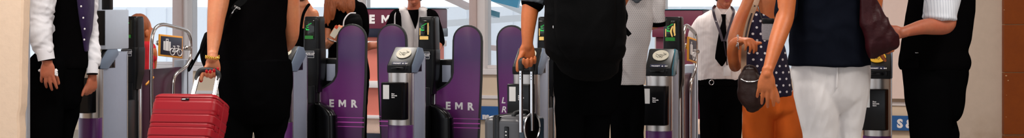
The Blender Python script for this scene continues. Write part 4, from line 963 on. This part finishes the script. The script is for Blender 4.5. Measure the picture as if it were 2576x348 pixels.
c = P(1829, 178, fd-.03); g = MB(); g.box((c.x-.026, c.y-.003, c.z-.038), (c.x+.026, c.y+.001, c.z+.038), .004); g.build('card', M['white'], ly, lo)
g = MB(); g.tube([P(1821, 103, fd-.092), P(1826, 140, fd-.075), P(1829, 164, fd-.03)], .004, n=8); g.build('cord', lm, ly, lo)

# --- woman in polka dots and orange trousers
d = 9.35; p = Person('woman in a navy polka dot top and orange trousers carrying a brown handbag', 1935, d, 'skin_tan', .005)
p.torso(rows(d, [(-22, 1895, 1950), (0, 1885, 1962), (30, 1882, 1964), (90, 1880, 1964), (150, 1878, 1980), (220, 1880, 1990), (270, 1878, 1998)], .72), .92)
p.b.tube([P(1925, -75, d), P(1925, -50, d), P(1925, -10, d)], [.048, .05, .065]); q = head(p, P(1926, -102, d-.02), (.1, -1, 0), k=.95); cap_hair(p, P(1926, -102, d-.02), (.1, -1, 0), k=.98, m='hair_grey')
p.arm([(1893, -8, d, 21), (1881, 25, d-.02, 22), (1864, 62, d-.05, 22.5), (1853, 98, d-.08, 22), (1850, 135, d-.1, 18), (1850, 165, d-.14, 15.5), (1846, 158, d-.26, 14), (1843, 130, d-.32, 14.5), (1848, 110, d-.36, 13.5), (1860, 104, d-.38, 12)], n=20)
p.arm([(1950, -8, d, 20), (1955, 30, d+.03, 19), (1957, 80, d+.1, 16), (1955, 115, d+.16, 13), (1940, 150, d+.22, 11), (1930, 165, d+.24, 9)], n=18)
hand(p.b, P(1860, 103, d-.38), (.55, -.8, .05), (.05, -.25, .97), 1, L=.185, curl=((48, 34, 18), (52, 36, 20), (56, 40, 22), (60, 44, 24)), thumb=(.9, .45, -.3), tcurl=14, spread=.12, fat=1.05)
hand(p.b, P(1930, 165, d+.24), (-.5, 0, -.8), (0, 1, 0), -1, L=.165)
g = MB(); g.loft(rows(d, [(-2, 1897, 1922), (20, 1888, 1934), (50, 1879, 1952), (90, 1875, 1966), (130, 1872, 1976), (180, 1870, 1986), (220, 1872, 1992), (242, 1876, 1994)], .84), n=36, sub=3); p.part('polka_dot_top', g, 'polka', wr=.006)
g = MB(); p.pelvis(g, d, [(225, 1876, 1992), (260, 1871, 2003), (275, 1870, 2007)], .72, 24)
p.legs(g, [rows(d-.02, [(240, 1874, 1948), (262, 1870, 1946), (300, 1869, 1946), (348, 1867, 1944)], 1.0), rows(d+.0, [(240, 1938, 1997), (262, 1940, 2004), (300, 1942, 2012), (348, 1945, 2018)], 1.05)], .8, (.1, -1, 0), shoe='tan_shoe', hem=.1)
p.part('trousers', g, 'orange_trs', wr=.008, wsc=(8, 8, 5), sm=6); p.finish()
c = P(1854, 103, d-.38); g = MB()
for k in range(20):
    a = 2*PI*k/20; g.ell(c+V((.006*math.sin(a), .034*math.cos(a), .036*math.sin(a))), (.0045, .0045, .0045), n=8, m=6)
g.tube([c+V((.004, -.035, -.01)), c+V((.002, -.04, -.035)), c+V((.006, -.038, -.05))], .0035, n=8)
o = g.build('bracelet', M['silver'], None, c); tag(o, 'silver bead bracelet on the wrist of the woman in polka dots', 'bracelet')
hb_ = empty('handbag', P(1890, 270, d-.34)); tag(hb_, 'slouchy dark brown leather handbag hanging in front of the orange trousers', 'handbag'); ho = hb_.location
g = MB(); g.loft(rows(d-.36, [(180, 1868, 1906), (195, 1858, 1916), (220, 1856, 1922), (245, 1857, 1926), (262, 1864, 1922), (274, 1876, 1910)], .62), n=32, sub=3, ex=2.6, rnd=True); g.build('bag_body', M['leather_b'], hb_, ho, rem=.005, sm=4, wr=.009, wsc=(12, 12, 7))
g = MB(); g.tube([P(1864, 200, d-.40), P(1880, 206, d-.425), P(1900, 205, d-.425), P(1912, 200, d-.405)], .0035, n=8); g.build('zip', M['silver'], hb_, ho)
g = MB(); g.tube([P(1868, 186, d-.37), P(1876, 168, d-.38), P(1896, 168, d-.38), P(1906, 186, d-.37)], .007, n=8); g.build('carry_handle', M['leather_b'], hb_, ho)
bp = lambda px, py, o_=0: P(px, py, d-.30+o_)
ribbon([bp(1871, 188, -.05), bp(1871, 150, .0), bp(1874, 100, .03), bp(1884, 55, .06), bp(1900, 12, .12), bp(1908, -10, .25)], .017, .002, [(-.2, -1, .2)]*6).build('strap', M['strap_t'], hb_, ho, flat=True)
ribbon([bp(1874, 100, .024), bp(1884, 55, .054), bp(1899, 14, .112)], .005, .002, [(-.2, -1, .2)]*3).build('strap_inlay', M['leather_b'], hb_, ho, flat=True)
pc = P(1930, 70, d-.29); pu_ = empty('lace_pouch', pc); tag(pu_, 'small grey lace pouch with black flap on the polka dot top', 'pouch')
g = MB(); g.loft([(V((0, 0, -.072)), V((.032, 0, 0)), V((0, .012, 0))), (V((0, 0, 0)), V((.036, 0, 0)), V((0, .014, 0))), (V((.004, 0, .04)), V((.034, 0, 0)), V((0, .012, 0)))], n=24, sub=3, ex=4, rnd=True); g.build('pouch_body', M['lace'], pu_)
g = MB(); g.box((-.034, -.018, .025), (.042, .016, .06), .006); g.build('flap', M['blk_plastic'], pu_)
g = MB(); g.tube([V((-.03, .01, .05)), P(1908, 20, d-.2)-pc, P(1902, -5, d-.05)-pc], .004, n=8); g.build('cord', M['blk_plastic'], pu_)

# --- man in navy T-shirt and white trousers walking towards the camera
d = 7.2; p = Person('man in a navy T-shirt and white trousers walking towards the camera', 2090, d, 'skin_tan', .0045)
p.torso(rows(d, [(-260, 2050, 2140), (-230, 2000, 2185), (-130, 1994, 2192), (0, 1996, 2190), (90, 1994, 2188), (160, 1994, 2186), (230, 1998, 2186)], .6))
p.b.tube([P(2093, -350, d), P(2093, -300, d), P(2093, -245, d)], [.06, .062, .085]); q = head(p, P(2092, -395, d-.03), (-.1, -1, 0)); cap_hair(p, P(2092, -395, d-.03), (-.1, -1, 0), m='hair_grey')
p.arm([(2008, -225, 7.2, 36), (1990, -120, 7.15, 29), (1981, -20, 7.1, 25), (1975, 40, 7.07, 23), (1966, 70, 7.04, 22.5), (1954, 105, 6.99, 20.5), (1942, 145, 6.95, 16.5), (1932, 178, 6.92, 13.5), (1930, 188, 6.91, 12.5)], n=22)
p.arm([(2180, -225, 7.22, 36), (2198, -120, 7.25, 28), (2200, -30, 7.3, 24), (2196, 30, 7.3, 20), (2196, 70, 7.24, 16), (2204, 85, 7.2, 14)], n=18)
hand(p.b, P(1930, 184, 6.915), (-.1, -.02, -1), (-.25, -1, .05), 1, L=.186, curl=((6, 16, 10), (10, 20, 12), (14, 24, 14), (20, 28, 16)), thumb=(.86, .52, -.12), tcurl=8, spread=.17, fat=1.0)
hand(p.b, P(2204, 85, 7.2), (.7, -.2, -.5), (0, .8, .5), 1, L=.18, curl=((40, 60, 40),)*4)
g = MB(); g.loft(rows(d, [(-280, 2065, 2120), (-245, 2005, 2178), (-130, 1996, 2190), (-20, 1996, 2192), (50, 1993, 2190), (90, 1988, 2188), (125, 1986, 2187), (155, 1985, 2190), (164, 1985, 2190)], .8), n=40, sub=3)
pa, ra = limb([(2010, -238, 7.2, 40), (1994, -130, 7.16, 34), (1984, -40, 7.12, 29), (1978, 20, 7.1, 27), (1976, 32, 7.09, 26)]); g.tube(pa, ra, n=24); pa, ra = limb([(2178, -238, 7.22, 40), (2194, -130, 7.25, 34), (2196, -40, 7.28, 30)]); g.tube(pa, ra, n=20)
p.part('shirt', g, 'navy', wr=.009, wsc=(6, 6, 8))
g = MB(); p.pelvis(g, d, [(140, 1995, 2183), (165, 1992, 2187), (190, 1991, 2189), (225, 1996, 2187)], .66, 60)
LL = rows(d-.03, [(215, 1994, 2112), (262, 2003, 2110), (310, 2013, 2108), (348, 2022, 2106)], .95); RR = rows(d+.0, [(215, 2092, 2189), (262, 2097, 2180), (310, 2101, 2171), (348, 2103, 2165)], 1.05)
p.legs(g, [LL, RR], .8, (-.05, -1, 0), shoe='tan_shoe', hem=.085); p.part('trousers', g, 'white_jeans', wr=.0045, wsc=(17, 17, 7), sm=10)
g = MB(); fr = P(2106, 0, d-.14)
g.box((fr.x-.004, fr.y-.004, P(0, 222, 7.05).z), (fr.x+.004, fr.y+.012, P(0, 160, 7.05).z), .002); p.part('fly_seam', g, 'white_jeans', rem=0)
p.finish()
mb_ = empty('shoulder_bag', P(2215, 140, 7.12)); tag(mb_, 'maroon leather shoulder bag hanging beside the navy T-shirt', 'bag'); mo = mb_.location
g = MB(); g.loft(rows(7.05, [(-40, 2168, 2196), (0, 2164, 2206), (42, 2166, 2224), (78, 2172, 2250), (100, 2178, 2260), (118, 2180, 2258), (134, 2183, 2232), (143, 2188, 2208)], .55), n=36, sub=3, ex=2.5, rnd=True); g.build('bag_body', M['leather_m'], mb_, mo, rem=.005, sm=2, wr=.014, wsc=(11, 11, 6))
g = MB(); g.tube([P(2186, -30, 7.05), P(2182, -130, 7.08), P(2172, -225, 7.17), P(2168, -250, 7.25), P(2172, -200, 7.36), P(2190, -30, 7.18)], .012, n=10); g.build('strap', M['leather_m'], mb_, mo)

# --- guard on the right, facing left
d = 7.65; p = Person('guard in black waistcoat and striped short sleeves reaching left, by the right pier', 2355, d, 'skin_red', .0045)
p.torso(rows(d, [(-215, 2320, 2410), (-185, 2290, 2436), (-60, 2292, 2442), (40, 2288, 2436), (110, 2280, 2428), (160, 2276, 2428), (210, 2282, 2424)], .7))
p.b.tube([P(2358, -300, d), P(2362, -250, d), P(2366, -200, d)], [.06, .062, .08]); q = head(p, P(2345, -342, d), (-1, -.15, -.1)); cap_hair(p, P(2345, -342, d), (-1, -.15, 0))
p.arm([(2392, -180, 7.5, 38), (2386, -90, 7.44, 32), (2384, 0, 7.4, 27), (2382, 46, 7.38, 24), (2377, 62, 7.37, 24), (2352, 66, 7.35, 22), (2322, 68, 7.31, 19), (2294, 75, 7.27, 15.5), (2276, 80, 7.25, 13.5), (2268, 83, 7.245, 14)], n=22, sub=5)
p.arm([(2330, -180, 7.9, 34), (2318, -90, 7.95, 24), (2330, -10, 7.95, 19), (2345, 60, 7.95, 15), (2348, 120, 7.9, 11)], n=18)
hand(p.b, P(2270, 82, 7.245), (-1, .0, -.08), (.1, -1, .25), -1, L=.175, curl=((22, 36, 22), (24, 40, 24), (26, 42, 26), (30, 44, 28)), thumb=(.8, .55, .0), tcurl=10, spread=.05, fat=1.1)
hand(p.b, P(2348, 120, 7.9), (0, 0, -1), (0, 1, 0), 1, L=.17)
g = MB(); g.loft(rows(d, [(-235, 2338, 2390), (-200, 2300, 2430), (-60, 2294, 2444), (40, 2294, 2432), (120, 2290, 2420)], .6), sub=3, n=32)
pa, ra = limb([(2394, -190, 7.5, 46), (2384, -100, 7.44, 45), (2374, -20, 7.41, 44), (2366, 20, 7.39, 42), (2364, 38, 7.386, 41), (2363, 50, 7.384, 40), (2363, 51.5, 7.384, 3)]); g.tube(pa, ra, n=28)
pa, ra = limb([(2328, -190, 7.9, 38), (2318, -90, 7.93, 32), (2326, -30, 7.93, 28)]); g.tube(pa, ra, n=20)
p.part('shirt', g, 'stripe_shirt', wr=.005, wsc=(8, 8, 7))
g = MB(); g.loft(rows(d+.01, [(-215, 2310, 2420), (-150, 2296, 2442), (0, 2286, 2451), (60, 2276, 2447), (100, 2270, 2441), (128, 2266, 2433), (142, 2263, 2438), (155, 2262, 2441), (166, 2262, 2440), (176, 2266, 2436)], .78), sub=3, n=40); p.part('waistcoat', g, 'black', wr=.004)
g = MB(); p.pelvis(g, d, [(160, 2268, 2436), (190, 2273, 2434), (235, 2277, 2428)], .74)
p.legs(g, [rows(d-.06, [(215, 2276, 2400), (262, 2282, 2396), (310, 2287, 2392), (348, 2290, 2388)], .9), rows(d+.08, [(215, 2300, 2430), (258, 2304, 2420), (295, 2306, 2404), (325, 2308, 2409), (348, 2308, 2410)], .9)], .8, (-1, -.15, 0)); p.part('trousers', g, 'black_b', wr=.006)
g = MB(); c = P(2281, 158, 7.5); g.box((c.x-.02, c.y-.03, c.z-.03), (c.x+.06, c.y+.05, c.z+.025), .012, 3); p.part('belt_pouch', g, 'black', rem=0)
c = P(2306, 133, 7.475); g = MB(); g.box((c.x-.008, c.y-.006, c.z-.0015), (c.x+.008, c.y+.004, c.z+.0015), .001); p.part('waist_highlight', g, 'silver', rem=0)  # small silver bar stands in for a highlight at the waist
p.finish()

# --- people beyond the gates
d = 10.5; p = Person('woman with bare shoulders and a black strap, seen from behind between the gate towers', 768, d, 'skin_a', .006)
p.torso(rows(d, [(2, 738, 776), (18, 712, 788), (36, 696, 796), (80, 692, 797), (140, 700, 790), (200, 694, 798), (250, 692, 798)], .5), .95)
p.b.tube([P(757, -32, d), P(757, -10, d), P(756, 14, d)], [.045, .047, .06]); q = head(p, P(757, -58, d+.04), (.3, 1, 0), k=.93); h = cap_hair(p, P(757, -58, d+.04), (.3, 1, 0), k=.95)
h.ell(P(759, -22, d-.06), (.06, .045, .07))
for s_, e_ in ((-1, 0), (1, 0)):
    p.arm([(746+s_*42, 36, d, 14), (746+s_*48, 70, d, 13), (746+s_*48, 110, d+.03, 11), (746+s_*40, 150, d+.12, 9), (746+s_*32, 165, d+.2, 8)]); hand(p.b, P(746+s_*32, 165, d+.2), (-s_*.2, .8, -.4), (s_, 0, .3), -s_, L=.16)
g = MB(); g.loft(rows(d, [(72, 692, 797), (110, 696, 794), (150, 698, 792), (195, 692, 799)], .56), sub=3); p.part('camisole', g, 'black', wr=.004)
g = MB()
for pts in ([P(777, 12, d-.04), P(771, 20, d-.1), P(762, 40, d-.135), P(756, 80, d-.145)], [P(728, 12, d), P(722, 24, d-.1), P(724, 80, d-.14)]): g.tube(pts, .011, n=8)
p.part('strap', g, 'black', rem=0)
g = MB(); p.pelvis(g, d, [(185, 692, 799), (235, 690, 800)], .6, 50); p.legs(g, [rows(d, [(230, 690, 746), (348, 694, 742)], 1.1), rows(d, [(230, 744, 800), (348, 746, 797)], 1.1)], .8, (.2, 1, 0), hem=.06); p.part('trousers', g, 'black_b', wr=.004); p.finish()

d = 10.7; p = Person('woman with long auburn hair and black top holding a ticket, behind the gates', 868, d, 'skin_a', .006)
p.torso(rows(d, [(-5, 850, 886), (10, 836, 902), (40, 828, 910), (110, 832, 912), (170, 830, 918), (230, 830, 922)], .6))
p.b.tube([P(866, -38, d), P(866, -18, d), P(868, 6, d)], [.045, .047, .06]); q = head(p, P(866, -62, d+.04), (-.3, 1, 0), k=.93)
p.arm([(903, 26, d, 15), (911, 70, d, 12), (906, 110, d+.06, 10), (885, 118, d+.2, 8)]); p.arm([(835, 28, d-.02, 15), (824, 70, d-.04, 12), (820, 112, d-.1, 10.5), (828, 108, d-.22, 9), (836, 100, d-.28, 8.5)])
hand(p.b, P(835, 101, d-.28), (.55, -.1, .85), (.2, -.9, .1), -1, L=.168, curl=((30, 40, 25),)*4, thumb=(.7, .6, -.2)); hand(p.b, P(885, 118, d+.2), (-.7, .5, .1), (0, .7, .6), -1, L=.165)
g = MB(); g.loft(rows(d, [(-6, 848, 888), (8, 832, 904), (40, 824, 914), (100, 826, 916), (170, 825, 928), (200, 826, 930)], .68), sub=3, n=32)
pa, ra = limb([(904, 24, d, 19), (913, 66, d, 16), (909, 104, d+.05, 13)]); g.tube(pa, ra, n=18); pa, ra = limb([(834, 24, d-.02, 18), (825, 64, d-.04, 14)]); g.tube(pa, ra, n=18)
p.part('top', g, 'black', wr=.005)
h = MB(); C_ = P(866, -62, d+.04); h.ell(C_+V((.0, -.02, .03)), (.085, .1, .1)); h.loft([(P(864, -75, d-.02), V((.085, 0, 0)), V((0, .08, 0))), (P(858, -20, d-.07), V((.1, 0, 0)), V((0, .06, 0))), (P(853, 4, d-.11), V((.09, 0, 0)), V((0, .04, 0)))], sub=3, rnd=True)
rg = random.Random(3)
for k in range(34):
    if k < 13: x1_, yb = 817+k*1.9, 64-abs(k-3)*2.2+rg.uniform(-6, 6)
    elif k < 20: x1_, yb = 842+(k-13)*2.6, 22+rg.uniform(-6, 6)
    else: x1_, yb = 859+(k-20)*2.45, 34-abs(k-27)*1.2+rg.uniform(-5, 5)
    xm = 857+(x1_-857)*.85
    h.tube([P(857+(x1_-857)*.6, -40, d-.07), P(xm, -4, d-.12), P(xm*.4+x1_*.6, yb*.55, d-.135+rg.uniform(-.012, .012)), P(x1_+rg.uniform(-1, 1), yb, d-.135)], [.02, .018, .014, .003], n=8)
p.part('hair', h, 'hair_auburn', rem=.004, wr=.003, wsc=(70, 70, 7), sm=1)
g = MB(); p.pelvis(g, d, [(190, 828, 930), (240, 828, 926)], .7, 50); p.legs(g, [rows(d, [(230, 828, 878), (348, 834, 874)], 1), rows(d, [(230, 876, 926), (348, 878, 922)], 1)], .8, (-.1, 1, 0), hem=.065); p.part('trousers', g, 'black_b', wr=.004)
g = MB(); g.tube([P(835, 101, d-.28)+V((.032*math.cos(2*PI*k/16), .03*math.sin(2*PI*k/16), -.012*math.cos(2*PI*k/16)+.0)) for k in range(16)], .005, n=8, sub=1, closed=True); p.part('watch', g, 'silver', rem=0); p.finish()
c = P(844, 80, d-.33); g = MB(); g.box((-.022, -.001, -.045), (.022, .001, .045)); RX = Matrix.Translation(c) @ Matrix.Rotation(math.radians(32), 4, 'Y'); g.move(RX)
o = g.build('ticket', M['cream'], None, c, flat=True); tag(o, 'pale ticket with orange edge in the hand of the long haired woman', 'ticket')
g = MB(); g.box((-.0225, -.0014, .02), (.0, .0014, .045)); g.move(RX); g.build('orange_edge', M['sign_yel'] if False else mat('orange_ticket_edge', (220, 70, 30), .5), o, c, flat=True)
bg = empty('shoulder_bag', P(890, 65, d-.16)); tag(bg, 'black rounded bag with white piping on the long haired woman’s shoulder', 'bag'); bo = bg.location
g = MB(); g.loft([(P(890, 42, d-.16), V((.05, 0, 0)), V((0, .03, 0))), (P(888, 58, d-.17), V((.07, 0, 0)), V((0, .05, 0))), (P(888, 110, d-.17), V((.072, 0, 0)), V((0, .05, 0)))], n=24, rnd=True); g.build('bag_body', M['pack'], bg, bo)
g = MB(); g.tube([P(865, 110, d-.2), P(864, 62, d-.21), P(869, 45, d-.205), P(880, 34, d-.19), P(894, 33, d-.185)], .005, n=8); g.build('piping', M['white'], bg, bo)

d = 11.0; p = Person('staff woman in a pale grey waistcoat over a black shirt facing the gates', 1040, d, 'skin_red', .006)
p.torso(rows(d, [(20, 1022, 1062), (34, 998, 1084), (60, 990, 1092), (120, 994, 1088), (190, 994, 1088), (240, 992, 1090)], .62))
p.b.tube([P(1042, -8, d-.01), P(1042, 14, d), P(1041, 34, d+.01)], [.048, .05, .062]); q = head(p, P(1042, -28, d-.05), (-.12, -1, -.1), k=.97); cap_hair(p, P(1042, -28, d-.05), (-.12, -1, 0), k=1.0, m='hair_grey')
p.arm([(1002, 46, d, 17), (986, 80, d-.02, 13), (972, 106, d-.06, 11), (960, 112, d-.18, 9), (950, 112, d-.25, 8)]); p.arm([(1080, 46, d, 17), (1096, 80, d, 13), (1104, 112, d-.04, 10), (1096, 130, d-.16, 8.5)])
hand(p.b, P(952, 112, d-.25), (-.8, -.2, -.1), (-.2, -.8, .5), 1, L=.15, thumb=(.95, .2, -.1), tcurl=0); hand(p.b, P(1096, 130, d-.16), (-.5, -.6, -.3), (.3, -.5, .8), -1, L=.165)
g = MB(); g.loft(rows(d, [(24, 1018, 1066), (34, 994, 1088), (60, 986, 1096), (120, 990, 1092), (200, 990, 1092)], .7), sub=3, n=32)
pa, ra = limb([(1002, 44, d, 22), (986, 74, d-.02, 19), (970, 104, d-.05, 16)]); g.tube(pa, ra, n=18); pa, ra = limb([(1082, 44, d, 21), (1098, 78, d, 16), (1106, 106, d-.03, 13)]); g.tube(pa, ra, n=18); p.part('shirt', g, 'black', wr=.005)
g = MB()
for L_ in ([(26, 1003, 1026), (36, 996, 1032), (55, 995, 1040), (78, 993, 1046), (120, 992, 1047), (195, 990, 1043)], [(26, 1056, 1078), (36, 1056, 1084), (55, 1054, 1088), (78, 1048, 1090), (120, 1047, 1090), (195, 1043, 1092)]):
    R = rows(d, L_, .7); g.loft([(c-V((0, .075, 0)), u*1.03, V((0, .1, 0))) for c, u, v in R], n=26, sub=3, ex=2.6, rnd=True)
p.part('waistcoat', g, 'grey_vest', rem=.006, wr=.004)
for pts in ([P(1003, 28, d-.15), P(1002, 46, d-.18), P(1003, 70, d-.185), P(1004, 120, d-.185)], [P(1080, 28, d-.15), P(1082, 46, d-.18), P(1083, 70, d-.185)]): g = MB(); g.tube(pts, [.02, .022, .022, .02][:len(pts)], n=10); p.part('waistcoat_band', g, 'black', rem=0)
g = MB(); p.pelvis(g, d, [(190, 990, 1092), (240, 990, 1092)], .72, 50); p.legs(g, [rows(d, [(230, 990, 1042), (348, 994, 1038)], 1.1), rows(d, [(230, 1040, 1092), (348, 1044, 1088)], 1.1)], .8, (-.1, -1, 0), hem=.07); p.part('trousers', g, 'black_b', wr=.004); p.finish()

d = 11.4; p = Person('person in a red top partly hidden behind the left gate tower', 346, d, 'skin_tan', .007)
p.torso(rows(d, [(102, 336, 366), (114, 324, 386), (140, 322, 387), (190, 322, 386), (240, 322, 386)], .5))
p.b.tube([P(351, 92, d), P(350, 104, d), P(348, 118, d)], [.048, .05, .06]); q = head(p, P(356, 79, d), (.7, 1, 0), k=.98); cap_hair(p, P(356, 79, d), (.7, 1, 0), k=1, m='hair_auburn')
for s_ in (-1, 1):
    p.arm([(352+s_*27, 122, d, 13), (352+s_*33, 140, d, 11), (352+s_*31, 190, d+.08, 8)]); hand(p.b, P(352+s_*31, 190, d+.08), (0, .3, -1), (s_, .2, 0), s_, L=.16)
g = MB(); g.loft(rows(d, [(102, 334, 366), (112, 324, 386), (140, 320, 388), (200, 320, 388)], .6), sub=3)
for s_ in (-1, 1): pa, ra = limb([(352+s_*25, 122, d, 15), (352+s_*31, 145, d, 12.5)]); g.tube(pa, ra, n=16)
p.part('top', g, 'red_cloth', wr=.005)
g = MB(); p.pelvis(g, d, [(195, 320, 388), (240, 320, 389)], .6, 50); p.legs(g, [rows(d, [(235, 320, 355), (348, 323, 353)], 1.1), rows(d, [(235, 353, 389), (348, 355, 386)], 1.1)], .8, (.3, 1, 0), hem=.06); p.part('trousers', g, 'black_b', wr=.004); p.finish()

# ------------------------------------------------------------------ added fill lamps, daylight, camera
def fill_lamp(u, n, lab, w=.6, l=1.5, e=60, tint=(1, .94, .88)):  # unseen lamps added as front fill for the hall
    c = hallw(u, n); c.z = 3.3
    r = empty('fill_lamp', c, -TH); tag(r, lab, 'lamp', 'added fill lamps over the gates')
    g = MB(); g.box((-w/2-.03, -l/2-.03, -.06), (w/2+.03, l/2+.03, 0), .006); g.build('housing', M['frame_w'], r)
    g = MB(); g.box((-w/2, -l/2, -.066), (w/2, l/2, -.058)); g.build('diffuser', M['lamp'], r, flat=True)
    ld = bpy.data.lights.new('fill_light', 'AREA'); ld.shape = 'RECTANGLE'; ld.size = w; ld.size_y = l; ld.energy = e; ld.color = tint
    lo = bpy.data.objects.new('fill_light', ld); COL.objects.link(lo); lo.parent = r; lo.location = (0, 0, -.08)
for u, n in ((-4.2, 6.2), (-1.6, 6.2), (1.2, 6.2), (-4.2, 10.5), (-1.2, 10.5), (1.6, 10.5)):
    fill_lamp(u, n, 'added fill lamp panel in the ceiling above the gate line, out of the picture')
w = bpy.data.worlds.new('overcast_day'); S.world = w; w.use_nodes = True
bgn = w.node_tree.nodes['Background']; bgn.inputs[0].default_value = (*lin((238, 243, 250)), 1); bgn.inputs[1].default_value = 1.5
cd = bpy.data.cameras.new('camera'); cam = bpy.data.objects.new('camera', cd); COL.objects.link(cam)
cam.location = (0, 0, H); cam.rotation_euler = (PI/2, 0, 0)
cd.sensor_fit = 'HORIZONTAL'; cd.sensor_width = 36; cd.lens = F/2576*36; cd.shift_y = -(174-YH)/2576; cd.clip_start = .1; cd.clip_end = 200
S.camera = cam
S.view_settings.view_transform = 'Standard'; S.view_settings.look = 'None'; S.view_settings.exposure = 0; S.view_settings.gamma = 1; S.view_settings.use_curve_mapping = False
S.cycles.use_denoising = True; S.cycles.max_bounces = 8; S.cycles.transparent_max_bounces = 12
